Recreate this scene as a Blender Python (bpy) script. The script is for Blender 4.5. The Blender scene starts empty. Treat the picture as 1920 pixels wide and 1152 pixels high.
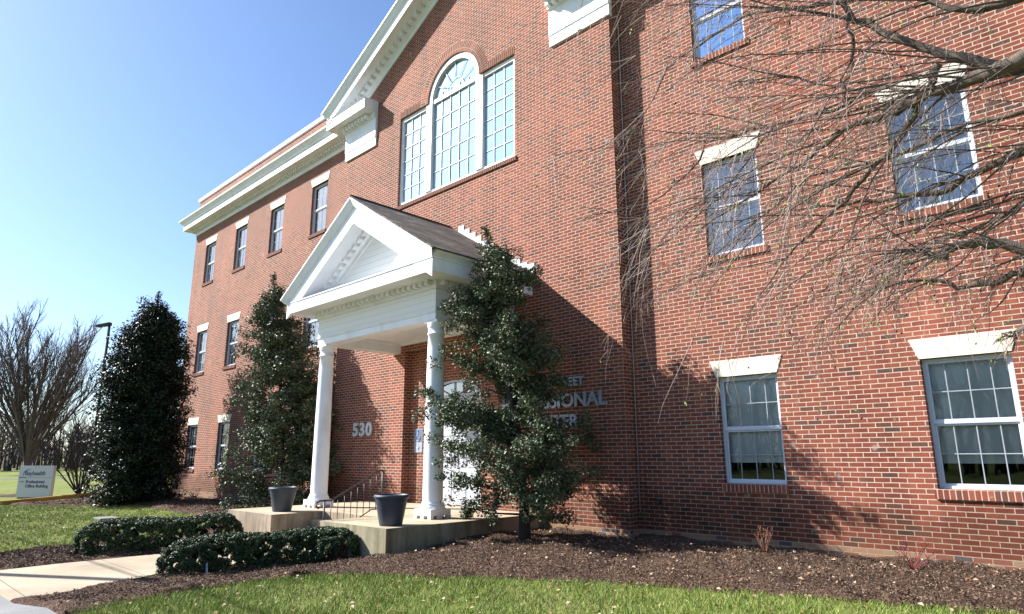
import bpy, bmesh, math, random
import numpy as np
from mathutils import Vector, Matrix
from mathutils.geometry import tessellate_polygon
random.seed(7); RN=np.random.default_rng(11)
D=bpy.data; SC=bpy.context.scene; COL=SC.collection
R_=math.radians

# ---------------------------------------------------------------- camera
yaw,pit,rol=R_(43.9447),R_(12.7971),R_(-0.2748)
CP=Vector((6.7536,-10.2284,1.4))
fw=Vector((-math.sin(yaw)*math.cos(pit),math.cos(yaw)*math.cos(pit),math.sin(pit)))
rt=Vector((math.cos(yaw),math.sin(yaw),0)); up=rt.cross(fw)
r2=rt*math.cos(rol)+up*math.sin(rol); u2=-rt*math.sin(rol)+up*math.cos(rol)
FPX=1225.155
cam=D.cameras.new('camera'); co=D.objects.new('camera',cam); COL.objects.link(co)
m=Matrix((r2,u2,-fw)).transposed().to_4x4(); m.translation=CP; co.matrix_world=m
cam.sensor_width=36; cam.lens=FPX/1920*36; cam.clip_start=.05; cam.clip_end=3000
cam.dof.use_dof=True; cam.dof.focus_distance=8.5; cam.dof.aperture_fstop=11.0
SC.camera=co
# ---------------------------------------------------------------- world, sun, exposure
AZ,EL=59.0,35.9          # azimuth from the facade normal towards -x, elevation
W=D.worlds.new('World'); SC.world=W; W.use_nodes=True
nt=W.node_tree; bg=nt.nodes['Background']; sky=nt.nodes.new('ShaderNodeTexSky')
sky.sky_type='NISHITA'; sky.sun_disc=False; sky.sun_elevation=R_(EL); sky.sun_rotation=R_(180+AZ)
sky.air_density=1.0; sky.dust_density=.9; sky.ozone_density=1.3; sky.altitude=0
tm=nt.nodes.new('ShaderNodeMix'); tm.data_type='RGBA'; tm.blend_type='MULTIPLY'; tm.inputs[0].default_value=1; tm.inputs[7].default_value=(.92,1.07,1.28,1)
nt.links.new(sky.outputs[0],tm.inputs[6]); nt.links.new(tm.outputs[2],bg.inputs[0]); bg.inputs[1].default_value=.07
sl=D.lights.new('sun','SUN'); sl.energy=5.0; sl.angle=R_(.5); sl.color=(1,.965,.92)
so=D.objects.new('sun',sl); COL.objects.link(so)
sd=Vector((-math.sin(R_(AZ))*math.cos(R_(EL)),-math.cos(R_(AZ))*math.cos(R_(EL)),math.sin(R_(EL))))
so.rotation_euler=sd.to_track_quat('Z','Y').to_euler(); so.location=sd*30
SC.view_settings.view_transform='Standard'; SC.view_settings.look='None'; SC.view_settings.gamma=1
SC.view_settings.exposure=1.3
SC.cycles.max_bounces=6; SC.cycles.transparent_max_bounces=12; SC.cycles.caustics_reflective=False; SC.cycles.caustics_refractive=False

# ---------------------------------------------------------------- node helpers
class NT:
    def __init__(s,name):
        s.m=D.materials.new(name); s.m.use_nodes=True; s.t=s.m.node_tree; s.b=s.t.nodes['Principled BSDF']; s.out=s.t.nodes['Material Output']
    def n(s,typ,**k):
        x=s.t.nodes.new('ShaderNode'+typ)
        for a,v in k.items():
            if hasattr(x,a) and a not in('inputs',): setattr(x,a,v)
        return x
    def l(s,a,b): s.t.links.new(a,b)
    def set(s,sock,v):
        if hasattr(v,'is_linked') or hasattr(v,'links'): s.l(v,sock)
        else: sock.default_value=v
    def coord(s,kind='Object'): return s.n('TexCoord').outputs[kind]
    def noise(s,scale,detail=4,vec=None,rough=.5):
        x=s.n('TexNoise'); x.inputs['Scale'].default_value=scale; x.inputs['Detail'].default_value=detail; x.inputs['Roughness'].default_value=rough
        s.l(vec or s.coord(),x.inputs['Vector']); return x.outputs['Fac']
    def ramp(s,fac,stops,interp='LINEAR'):
        x=s.n('ValToRGB'); e=x.color_ramp; e.interpolation=interp
        while len(e.elements)<len(stops): e.elements.new(.5)
        for i,(p,c) in enumerate(stops): e.elements[i].position=p; e.elements[i].color=(*c,1) if len(c)==3 else c
        s.l(fac,x.inputs[0]); return x.outputs['Color']
    def mix(s,f,a,b,mode='MIX'):
        x=s.n('Mix'); x.data_type='RGBA'; x.blend_type=mode
        s.set(x.inputs[0],f); s.set(x.inputs[6],a if not isinstance(a,tuple) else (*a,1)); s.set(x.inputs[7],b if not isinstance(b,tuple) else (*b,1)); return x.outputs[2]
    def math(s,op,a,b=0,c=None):
        x=s.n('Math'); x.operation=op; s.set(x.inputs[0],a); s.set(x.inputs[1],b)
        if c is not None: s.set(x.inputs[2],c)
        return x.outputs[0]
    def bump(s,h,st=.5,dist=.01):
        x=s.n('Bump'); x.inputs['Strength'].default_value=st; x.inputs['Distance'].default_value=dist; s.l(h,x.inputs['Height']); s.l(x.outputs[0],s.b.inputs['Normal'])
    def col(s,c): s.set(s.b.inputs['Base Color'],(*c,1) if isinstance(c,tuple) else c)
    def rough(s,v): s.set(s.b.inputs['Roughness'],v)
def simple(name,c,r=.6,var=.12,scale=6,metal=0,bump=0,spec=.5):
    N=NT(name); f=N.noise(scale,5)
    N.col(N.ramp(f,[(.25,tuple(x*(1-var) for x in c)),(.75,tuple(min(1,x*(1+var)) for x in c))])); N.rough(r)
    N.b.inputs['Metallic'].default_value=metal; N.b.inputs['Specular IOR Level'].default_value=spec
    if bump: N.bump(N.noise(scale*8,4),bump,.01)
    return N.m
def brick_mat(name,rowlock=False):
    N=NT(name); uv=N.n('UVMap').outputs[0]
    # a little wobble so that courses are not ruler straight
    nv=N.n('TexNoise'); nv.inputs['Scale'].default_value=3.; N.l(uv,nv.inputs['Vector'])
    va=N.n('VectorMath',operation='SCALE'); N.l(nv.outputs['Color'],va.inputs[0]); va.inputs['Scale'].default_value=.006
    vb=N.n('VectorMath',operation='ADD'); N.l(uv,vb.inputs[0]); N.l(va.outputs[0],vb.inputs[1]); v=vb.outputs[0]
    def br():
        b=N.n('TexBrick'); b.offset=0 if rowlock else .5
        for k,x in dict(Scale=1,Bias=0).items(): b.inputs[k].default_value=x
        b.inputs['Mortar Size'].default_value=.0066; b.inputs['Mortar Smooth'].default_value=.25
        b.inputs['Brick Width'].default_value=.2032; b.inputs['Row Height'].default_value=.0677
        b.inputs['Color1'].default_value=(0,0,0,1); b.inputs['Color2'].default_value=(1,1,1,1); b.inputs['Mortar'].default_value=(.5,.5,.5,1)
        N.l(v,b.inputs['Vector']); return b
    b=br()
    c=N.ramp(b.outputs['Color'],[(0,(.285,.074,.044)),(.25,(.215,.048,.032)),(.45,(.315,.094,.053)),(.62,(.19,.041,.029)),(.86,(.27,.076,.042)),(.90,(.135,.052,.036)),(.96,(.065,.042,.040)),(1,(.19,.064,.045))])
    hs=N.noise(28,5,uv,.65); c=N.mix(N.math('MULTIPLY',hs,.45),c,(.20,.085,.055),'MIX')
    # scattered pale efflorescent bricks and broad tone drift
    big=N.noise(.45,3,uv); c=N.mix(1.0,c,N.ramp(big,[(.3,(.76,.74,.74)),(.7,(1.2,1.2,1.16))]),'MULTIPLY')
    mp=N.n('Mapping'); mp.inputs['Scale'].default_value=(2.6,.22,1); N.l(uv,mp.inputs[0]); stk=N.noise(1.,5,mp.outputs[0],.6); c=N.mix(1.0,c,N.ramp(stk,[(.36,(.72,.70,.70)),(.52,(1,1,1)),(.75,(1.10,1.08,1.05))]),'MULTIPLY')
    cl_=N.noise(1.4,3,uv,.6); c=N.mix(N.ramp(cl_,[(.56,(0,0,0)),(.72,(.5,.5,.5))]),c,N.mix(.6,c,(.07,.045,.045)))
    sp=N.noise(4.2,2,uv); c=N.mix(N.ramp(sp,[(.70,(0,0,0)),(.76,(.55,.55,.55))]),c,(.40,.30,.27))
    mc=N.ramp(N.noise(9,4,uv),[(.3,(.41,.31,.23)),(.7,(.56,.44,.34))])
    # bottom courses: buff and slate bricks
    sx=N.n('SeparateXYZ'); N.l(uv,sx.inputs[0]); 
    if not rowlock:
        lowm=N.math('LESS_THAN',sx.outputs['Y'],.135)
        lc=N.ramp(b.outputs['Color'],[(0,(.42,.25,.16)),(.5,(.30,.12,.08)),(.7,(.40,.27,.17)),(.85,(.13,.11,.12)),(1,(.17,.14,.15))],'CONSTANT')
        c=N.mix(lowm,c,lc)
    full=N.mix(b.outputs['Fac'],c,mc)
    damp=N.math('ADD',sx.outputs['Y'],N.math('MULTIPLY',N.noise(1.7,4,uv,.6),-1.1)); full=N.mix(1.0,full,N.ramp(damp,[(.0,(.62,.60,.55)),(.35,(1,1,1))]),'MULTIPLY')
    N.col(full); N.rough(.9); N.b.inputs['Specular IOR Level'].default_value=.25
    h=N.math('ADD',N.math('MULTIPLY',b.outputs['Fac'],-1.),N.math('MULTIPLY',hs,.35)); N.bump(h,.7,.006)
    return N.m
BR=brick_mat('red_brick'); BRS=brick_mat('rowlock_brick',True)
def trim():
    N=NT('white_painted_wood'); mp=N.n('Mapping'); mp.inputs['Scale'].default_value=(1.2,1.2,.5); N.l(N.coord(),mp.inputs[0])
    c=N.ramp(N.noise(1.6,7,mp.outputs[0],.7),[(.30,(.66,.665,.66)),(.48,(.78,.80,.83)),(.7,(.82,.84,.87))])
    sp=N.ramp(N.noise(26,4,rough=.7),[(.66,(0,0,0)),(.76,(.5,.5,.5))]); N.col(N.mix(sp,c,(.55,.52,.45))); N.rough(.5); N.bump(N.noise(14,4),.12,.004); return N.m
WH=trim()
def siding():
    N=NT('white_lap_siding'); o=N.n('SeparateXYZ'); N.l(N.coord(),o.inputs[0])
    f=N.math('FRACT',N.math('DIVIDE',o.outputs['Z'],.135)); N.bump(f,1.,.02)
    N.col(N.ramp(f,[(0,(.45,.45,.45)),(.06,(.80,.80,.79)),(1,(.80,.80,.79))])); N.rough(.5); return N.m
SD=siding()
def stone():
    N=NT('cast_stone_cream'); f=N.noise(2.2,6); N.col(N.ramp(f,[(.3,(.62,.57,.46)),(.7,(.74,.69,.58))])); N.rough(.85); N.bump(N.noise(90,3),.15,.005); return N.m
ST=stone()
FR=simple('window_frame_paint',(.55,.60,.68),.4,.05,5)
def glass(name,refl,tint,tr):
    N=NT(name); N.t.nodes.remove(N.b)
    g=N.n('BsdfGlossy'); g.inputs['Roughness'].default_value=.015; g.inputs['Color'].default_value=(*tint,1)
    t=N.n('BsdfTransparent'); t.inputs['Color'].default_value=(*tr,1)
    fr=N.n('Fresnel'); fr.inputs['IOR'].default_value=1.5
    wob=N.n('Bump'); wob.inputs['Strength'].default_value=.12; wob.inputs['Distance'].default_value=.02; N.l(N.noise(1.3,2),wob.inputs['Height']); N.l(wob.outputs[0],g.inputs['Normal'])
    f=N.math('MINIMUM',N.math('ADD',N.math('MULTIPLY',fr.outputs[0],1.15),refl),1.); mx=N.n('MixShader')
    N.l(f,mx.inputs[0]); N.l(t.outputs[0],mx.inputs[1]); N.l(g.outputs[0],mx.inputs[2]); N.l(mx.outputs[0],N.out.inputs[0]); return N.m
def _mk():
    return glass('window_glass',.0,(.75,.8,.85),(.88,.92,.94)), glass('reflective_glass',.74,(.58,.80,1),(.35,.4,.42)), glass('upper_window_glass',.22,(1,.97,.93),(.78,.80,.82))
GL,GLR,GLU=_mk()
BLD=simple('woven_blind',(.68,.69,.66),.9,.06,60)
CUR=simple('pale_curtain',(.50,.53,.56),.9,.2,5)
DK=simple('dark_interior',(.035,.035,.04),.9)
MUN=simple('muntin_paint',(.30,.33,.36),.5)
def shingle():
    N=NT('weathered_shingle'); o=N.n('SeparateXYZ'); N.l(N.coord('UV'),o.inputs[0])
    b=N.n('TexBrick'); b.offset=.37
    for k,x in dict(Scale=1,Bias=0).items(): b.inputs[k].default_value=x
    b.inputs['Mortar Size'].default_value=.010; b.inputs['Brick Width'].default_value=.30; b.inputs['Row Height'].default_value=.13
    b.inputs['Color1'].default_value=(.05,.042,.034,1); b.inputs['Color2'].default_value=(.19,.155,.12,1); b.inputs['Mortar'].default_value=(.012,.010,.009,1)
    N.l(N.coord('UV'),b.inputs['Vector'])
    c=N.mix(1.,b.outputs['Color'],N.ramp(N.noise(1.6,5),[(.35,(.6,.6,.6)),(.65,(1.5,1.45,1.4))]),'MULTIPLY')
    N.col(c); N.rough(.9); N.bump(N.math('MULTIPLY',b.outputs['Fac'],-1),.8,.02); return N.m
SH=shingle()
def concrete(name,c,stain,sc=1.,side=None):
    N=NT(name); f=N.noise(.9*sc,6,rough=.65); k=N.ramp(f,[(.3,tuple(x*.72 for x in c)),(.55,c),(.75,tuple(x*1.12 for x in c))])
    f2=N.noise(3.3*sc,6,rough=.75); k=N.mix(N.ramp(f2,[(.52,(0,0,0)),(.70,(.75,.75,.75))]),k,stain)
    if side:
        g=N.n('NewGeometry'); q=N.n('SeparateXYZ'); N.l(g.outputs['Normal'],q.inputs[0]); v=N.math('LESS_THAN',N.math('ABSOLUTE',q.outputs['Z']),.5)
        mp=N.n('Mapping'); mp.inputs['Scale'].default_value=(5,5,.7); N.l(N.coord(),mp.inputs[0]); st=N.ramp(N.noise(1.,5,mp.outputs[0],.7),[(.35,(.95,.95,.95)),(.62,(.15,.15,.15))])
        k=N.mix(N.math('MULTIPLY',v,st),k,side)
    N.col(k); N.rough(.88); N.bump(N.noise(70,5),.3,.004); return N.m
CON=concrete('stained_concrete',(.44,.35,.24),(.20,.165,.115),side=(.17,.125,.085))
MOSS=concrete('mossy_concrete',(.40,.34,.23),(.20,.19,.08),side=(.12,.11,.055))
def walk():
    N=NT('tan_walk_concrete'); o=N.n('SeparateXYZ'); N.l(N.coord(),o.inputs[0])
    f=N.math('FRACT',N.math('DIVIDE',N.math('ADD',o.outputs['Y'],20.35),1.52)); j=N.math('LESS_THAN',f,.010)
    c=N.ramp(N.noise(.8,6,rough=.6),[(.3,(.27,.215,.145)),(.5,(.37,.30,.21)),(.7,(.42,.345,.245))]); c=N.mix(N.ramp(N.noise(45,3),[(.4,(0,0,0)),(.7,(.25,.25,.25))]),c,(.34,.27,.19))
    N.col(N.mix(j,c,(.12,.1,.08))); N.rough(.9); N.bump(N.noise(120,3),.2,.003); return N.m
WK=walk()
SW=concrete('gray_sidewalk_concrete',(.20,.20,.20),(.15,.15,.145))
def grass_ground():
    N=NT('lawn_ground'); f=N.noise(.55,6,rough=.7); f2=N.noise(9,5,rough=.7)
    c=N.ramp(f,[(.30,(.11,.16,.028)),(.5,(.165,.205,.045)),(.72,(.24,.225,.085))])
    c=N.mix(N.ramp(f2,[(.45,(0,0,0)),(.75,(.8,.8,.8))]),c,(.23,.20,.09)); N.col(c); N.rough(.95); N.b.inputs['Specular IOR Level'].default_value=.1
    N.bump(N.noise(60,4,rough=.7),.8,.03); return N.m
GG=grass_ground()
def mulch():
    N=NT('bark_mulch'); vo=N.n('TexVoronoi'); vo.inputs['Scale'].default_value=34
    mp=N.n('Mapping'); mp.inputs['Scale'].default_value=(1,1.9,1); N.l(N.coord(),mp.inputs[0]); N.l(mp.outputs[0],vo.inputs['Vector'])
    s=N.n('SeparateXYZ'); N.l(vo.outputs['Color'],s.inputs[0])
    c=N.ramp(s.outputs[0],[(0,(.06,.036,.024)),(.4,(.125,.08,.055)),(.8,(.18,.12,.085)),(1,(.25,.18,.13))])
    c=N.mix(1.,c,N.ramp(N.noise(1.1,4),[(.3,(.65,.6,.6)),(.7,(1.2,1.15,1.1))]),'MULTIPLY')
    N.col(c); N.rough(.95); N.b.inputs['Specular IOR Level'].default_value=.15
    N.bump(N.math('ADD',vo.outputs['Distance'],N.noise(25,6,rough=.8)),1.,.05); return N.m
MU=mulch()
def island(name,stops,rough=.6,spec=.5,trans=None,sheen=0):
    N=NT(name); g=N.n('NewGeometry'); N.col(N.ramp(g.outputs['Random Per Island'],stops)); N.rough(rough); N.b.inputs['Specular IOR Level'].default_value=spec
    if trans: 
        N.b.inputs['Transmission Weight'].default_value=0
    return N.m
CHIP=island('mulch_chips',[(0,(.05,.03,.02)),(.5,(.14,.09,.062)),(.85,(.20,.14,.10)),(1,(.27,.20,.15))],.9,.2)
BLADE=island('grass_blades',[(0,(.09,.15,.022)),(.45,(.165,.25,.04)),(.8,(.25,.31,.07)),(1,(.40,.35,.16))],.6,.25)
DRY=island('dry_leaves',[(0,(.20,.09,.04)),(.4,(.36,.23,.13)),(.8,(.52,.42,.28)),(1,(.16,.05,.03))],.8,.2)
HOL=island('holly_leaves',[(0,(.045,.070,.034)),(.45,(.082,.115,.052)),(.85,(.125,.155,.08)),(1,(.19,.145,.08))],.5,.35)
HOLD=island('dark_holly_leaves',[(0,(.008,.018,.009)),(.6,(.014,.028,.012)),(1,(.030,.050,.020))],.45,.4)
HED=island('hedge_leaves',[(0,(.022,.045,.016)),(.55,(.042,.076,.026)),(1,(.08,.115,.04))],.5,.35)
BUD=island('bud_leaves',[(0,(.22,.30,.05)),(.6,(.35,.42,.09)),(1,(.25,.12,.06))],.6,.3)
BERRY=simple('dark_red_berries',(.10,.008,.012),.3)
BARK=simple('gray_brown_bark',(.12,.092,.07),.9,.45,22,bump=.6)
TWIG=island('reddish_twigs',[(0,(.12,.08,.06)),(.35,(.22,.15,.12)),(.7,(.38,.30,.25)),(1,(.15,.05,.04))],.6,.4)
DBARK=simple('dark_bark',(.045,.036,.032),.9,.3,10)
BTREE=simple('brown_gray_bark',(.11,.088,.08),.9,.3,10)
FARB=simple('distant_bark',(.075,.055,.048),.9,.3,3)
IRON=simple('dark_iron',(.035,.028,.026),.45,.2,20)
POT=simple('blue_gray_plastic',(.035,.045,.065),.5,.1,8)
LET=simple('brushed_aluminium_letters',(.34,.38,.45),.4,.06,30,metal=.2)
SGN=simple('sign_panel_gray',(.60,.58,.61),.5,.03)
NAVY=simple('navy_letters',(.02,.03,.10),.5); TEAL=simple('teal_logo',(.05,.24,.30),.5); REDL=simple('red_letters',(.45,.10,.10),.5)
YEL=concrete('yellow_painted_kerb',(.42,.24,.03),(.25,.16,.05))
ASP=simple('asphalt',(.06,.06,.062),.9,.2,12)
DOORP=simple('door_white_paint',(.50,.52,.57),.4,.04)
BLUE=simple('access_sign_blue',(.10,.15,.27),.5); PLATE=simple('sign_plate',(.30,.34,.40),.5)
ORST=simple('orange_stems',(.30,.12,.06),.6); RDST=simple('red_stems',(.20,.03,.035),.5)

# ---------------------------------------------------------------- mesh builder
class MB:
    def __init__(s): s.v=[]; s.f=[]; s.uv=[]; s.sm=[]
    def face(s,pts,uv=None,smooth=False):
        i=len(s.v); s.v+= [tuple(p) for p in pts]; s.f.append(tuple(range(i,i+len(pts)))); s.sm.append(smooth)
        if uv is None:
            a,b,c=[Vector(p) for p in pts[:3]]; n=(b-a).cross(c-a)
            ax=max(range(3),key=lambda k:abs(n[k]))
            uv=[((p[1],p[2]) if ax==0 else (p[0],p[2]) if ax==1 else (p[0],p[1])) for p in pts]
        s.uv.append([tuple(q) for q in uv])
    def box(s,x0,x1,y0,y1,z0,z1):
        p=[(x,y,z) for x in(x0,x1) for y in(y0,y1) for z in(z0,z1)]
        for q in((0,1,3,2),(4,6,7,5),(0,4,5,1),(2,3,7,6),(0,2,6,4),(1,5,7,3)): s.face([p[i] for i in q])
        return s
    def hexa(s,b,t):   # bottom quad, top quad (same winding)
        s.face(b[::-1]); s.face(t)
        for i in range(4): j=(i+1)%4; s.face([b[i],b[j],t[j],t[i]])
        return s
    def tube(s,pts,rad,n=6,cap=True):
        pts=[Vector(p) for p in pts]; rings=[]; i0=len(s.v)
        up=Vector((0,0,1)); 
        for i,p in enumerate(pts):
            d=(pts[min(i+1,len(pts)-1)]-pts[max(i-1,0)]); d=d.normalized() if d.length>1e-9 else up
            a=d.cross(Vector((.31,.21,.93)) if abs(d.z)>.9 and abs(d.x)<.3 else up)
            if a.length<1e-6: a=d.orthogonal()
            a.normalize(); b=d.cross(a); r=rad[i] if hasattr(rad,'__len__') else rad
            s.v+= [tuple(p+a*(r*math.cos(2*math.pi*k/n))+b*(r*math.sin(2*math.pi*k/n))) for k in range(n)]
        for i in range(len(pts)-1):
            for k in range(n):
                k2=(k+1)%n; s.f.append((i0+i*n+k,i0+(i+1)*n+k,i0+(i+1)*n+k2,i0+i*n+k2)); s.uv.append([(0,0)]*4); s.sm.append(True)
        if cap and n>=3:
            s.f.append(tuple(i0+k for k in range(n))); s.uv.append([(0,0)]*n); s.sm.append(False)
            s.f.append(tuple(i0+(len(pts)-1)*n+k for k in reversed(range(n)))); s.uv.append([(0,0)]*n); s.sm.append(False)
        return s
    def lathe(s,prof,c=(0,0,0),n=32):
        i0=len(s.v)
        for r,z in prof: s.v+= [(c[0]+r*math.cos(2*math.pi*k/n),c[1]+r*math.sin(2*math.pi*k/n),c[2]+z) for k in range(n)]
        for i in range(len(prof)-1):
            for k in range(n):
                k2=(k+1)%n; s.f.append((i0+i*n+k,i0+i*n+k2,i0+(i+1)*n+k2,i0+(i+1)*n+k)); s.uv.append([(0,0)]*4); s.sm.append(True)
        return s
    def sweep(s,prof,path,closed=False):
        """profile [(o,z)] swept along a plan polyline, o measured to the right of travel, mitred"""
        n=len(path); rows=[]
        for i in range(n):
            p=Vector(path[i]); ns=[]
            if i>0: d=(p-Vector(path[i-1])).normalized(); ns.append(Vector((d.y,-d.x)))
            if i<n-1: d=(Vector(path[i+1])-p).normalized(); ns.append(Vector((d.y,-d.x)))
            q=ns[0] if len(ns)==1 else (ns[0]+ns[1])/(1+ns[0].dot(ns[1]))
            rows.append([(p.x+q.x*o,p.y+q.y*o,z) for o,z in prof])
        m_=len(prof)
        for i in range(n-1):
            for k in range(m_): 
                k2=(k+1)%m_; s.face([rows[i][k],rows[i+1][k],rows[i+1][k2],rows[i][k2]])
        s.face(rows[0]); s.face(rows[-1][::-1]); return s
    def build(s,name,mat,parent=None,smooth=None):
        me=D.meshes.new(name); me.from_pydata(s.v,[],s.f); uvl=me.uv_layers.new(name='UVMap')
        flat=[c for q in s.uv for p in q for c in p]; uvl.data.foreach_set('uv',flat)
        me.polygons.foreach_set('use_smooth',[bool(x) if smooth is None else smooth for x in s.sm])
        me.materials.append(mat); me.update()
        o=D.objects.new(name,me); COL.objects.link(o); o.parent=parent; return o
def fast(name,V,F,mat,parent=None):
    me=D.meshes.new(name); V=np.asarray(V,np.float32); F=np.asarray(F,np.int32)
    me.vertices.add(len(V)); me.vertices.foreach_set('co',V.ravel()); k=F.shape[1]
    me.loops.add(F.size); me.loops.foreach_set('vertex_index',F.ravel()); me.polygons.add(len(F))
    me.polygons.foreach_set('loop_start',np.arange(0,F.size,k,dtype=np.int32)); me.polygons.foreach_set('loop_total',np.full(len(F),k,np.int32))
    me.update(calc_edges=True); me.materials.append(mat); o=D.objects.new(name,me); COL.objects.link(o); o.parent=parent; return o
def thing(name,label,cat,loc=(0,0,0),group=None):
    o=D.objects.new(name,None); COL.objects.link(o); o.location=loc; o.empty_display_size=.2
    tag(o,label,cat,group); return o
def tag(o,label=None,cat=None,group=None,kind=None):
    for k,v in dict(label=label,category=cat,group=group,kind=kind).items():
        if v: o[k]=v
    return o
def text_mesh(txt,name,mat,parent,size,org,xdir,ydir,depth=.02,bold=.012,spacing=1.,wscale=1.):
    cu=D.curves.new('t','FONT'); cu.body=txt; cu.size=size; cu.extrude=depth/2; cu.offset=bold; cu.space_character=spacing; cu.align_x='LEFT'
    t=D.objects.new('t',cu); COL.objects.link(t); bpy.context.view_layer.update()
    me=D.meshes.new_from_object(t); D.objects.remove(t); D.curves.remove(cu)
    X=Vector(xdir).normalized(); Y=Vector(ydir).normalized(); Z=X.cross(Y); M=Matrix((X*wscale,Y,Z)).transposed().to_4x4(); M.translation=Vector(org)
    me.transform(M); me.materials.clear(); me.materials.append(mat); me.name=name
    o=D.objects.new(name,me); COL.objects.link(o); o.parent=parent; return o

# ---------------------------------------------------------------- ground
def S(t): t=max(0,min(1,t)); return t*t*(3-2*t)
def gz(x,y):
    a=S((-x-1)/2.6); b=S((-y-1.8)/2.2)
    z=-.3*a*b-.12*S((-x-6)/6)*(1-b)-.08*S((-y-1)/5)*(1-a)
    f=S((-x-23)/4); return z*(1-f)-.3*f
def axis(a,b,near0,near1,step,grow=1.25):
    out=[near0]; 
    while out[-1]<near1: out.append(out[-1]+step)
    s_=step
    while out[-1]<b: s_*=grow; out.append(out[-1]+s_)
    s_=step; lo=[near0]
    while lo[-1]>a: s_*=grow; lo.append(lo[-1]-s_)
    return lo[:0:-1]+out
xs=axis(-1200,1200,-30,10,.4); ys=axis(-1200,1200,-12,1,.4)
V=[(x,y,gz(x,y)-(.0 if abs(x)<60 else .0)) for x in xs for y in ys]; ny=len(ys)
F=[(i*ny+j,(i+1)*ny+j,(i+1)*ny+j+1,i*ny+j+1) for i in range(len(xs)-1) for j in range(ny-1)]
tag(fast('ground',V,F,GG),kind='structure')
def inpoly(P,x,y):
    c=False; j=len(P)-1
    for i in range(len(P)):
        xi,yi=P[i]; xj,yj=P[j]
        if (yi>y)!=(yj>y) and x<(xj-xi)*(y-yi)/(yj-yi)+xi: c=not c
        j=i
    return c
BEDA=[(-3.42,-8.40),(-3.45,-7.91),(-3.67,-7.51),(-3.82,-7.16),(-3.9,-6.8),(-4.15,-6.43),(-4.15,-3.5),(-3,-.2),(0,.1),(14,.1),(14,-1.7),(8,-2.3),(6.6,-2.5),(5.44,-2.66),(4.81,-2.84),(3.9,-3.06),(2.6,-3.48),(1.18,-4.11),(.05,-4.8),(-.8,-5.2),(-1.2,-5.6),(-1.36,-6.2),(-1.39,-6.9),(-1.3,-7.6),(-1.0,-8.4)]
BEDB=[(-6.25,-8.40),(-8.2,-8.40),(-8.5,-7.68),(-8.9,-7.2),(-8.97,-6.3),(-9.1,-5),(-9.5,-3.8),(-10.6,-2.95),(-12.58,-2.57),(-13.78,-2.7),(-15.8,-2.6),(-18.1,-2.67),(-20.8,-3.4),(-22.6,-4.3),(-24.3,-5.1),(-25.3,-3.9),(-24.6,-2.2),(-23.5,.1),(-6.25,.1)]
def h2(x,y):
    return .018*math.sin(x*3.1+1.3*math.sin(y*2.3))+.014*math.sin(y*4.7+x*1.9)+.012*math.sin(x*9.7+y*7.3)
def bed(name,P,step):
    x0,x1=min(p[0] for p in P),max(p[0] for p in P); y0,y1=min(p[1] for p in P),max(p[1] for p in P)
    nx=int((x1-x0)/step)+1; nyy=int((y1-y0)/step)+1; idx={}; V=[];F=[]
    ins=[[inpoly(P,x0+(i+.5)*step+.04*math.sin(7*(x0+i*step)+3*j*step),y0+(j+.5)*step+.03*math.sin(9*j*step)) for j in range(nyy)] for i in range(nx)]
    def vi(i,j):
        if (i,j) not in idx:
            x=x0+i*step; y=y0+j*step; e=all(0<=a<nx and 0<=b<nyy and ins[a][b] for a in(i-1,i) for b in(j-1,j))
            idx[i,j]=len(V); r=random.random()
            V.append((x+(r-.5)*step*.5,y+(random.random()-.5)*step*.5,gz(x,y)+(.035+h2(x,y)+.012*r if e else -.01)))
        return idx[i,j]
    for i in range(nx):
        for j in range(nyy):
            if ins[i][j]: F.append((vi(i,j),vi(i+1,j),vi(i+1,j+1),vi(i,j+1)))
    o=fast(name,V,F,MU); tag(o,kind='structure'); return o
bed('mulch_bed',BEDA,.07); bed('mulch_bed',BEDB,.09)
def scatter(P,n,margin=0):
    x0,x1=min(p[0] for p in P),max(p[0] for p in P); y0,y1=min(p[1] for p in P),max(p[1] for p in P); out=[]
    while len(out)<n:
        x=random.uniform(x0,x1); y=random.uniform(y0,y1)
        if inpoly(P,x,y): out.append((x,y))
    return np.array(out)
def quads(C,size,aspect,tilt,mat,name,up=0.,fold=.25,parent=None,nrm=None):
    """C Nx3 centres; little folded leaf-shaped quads in random attitudes"""
    n=len(C); sz=size*RN.uniform(.65,1.35,(n,1))
    th=RN.uniform(0,2*np.pi,n); ph=RN.normal(0,tilt,n)
    d=np.stack([np.cos(th)*np.cos(ph),np.sin(th)*np.cos(ph),np.sin(ph)],1)
    if nrm is None: k=RN.normal(0,1,(n,3))*tilt+np.array([0,0,1.])
    else: k=nrm+RN.normal(0,1,(n,3))*tilt
    w=np.cross(k,d); w/=np.linalg.norm(w,axis=1,keepdims=True)+1e-9; nn=np.cross(d,w)
    hL=d*sz*.5; hw=w*sz*.5*aspect; z=nn*sz*fold*aspect
    V=np.stack([C-hL,C+hw+z,C+hL,C-hw+z],1).reshape(-1,3); i=np.arange(n)[:,None]*4
    F=np.concatenate([i+[0,1,2],i+[0,2,3]],0); return fast(name,V,F,mat,parent)
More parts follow.
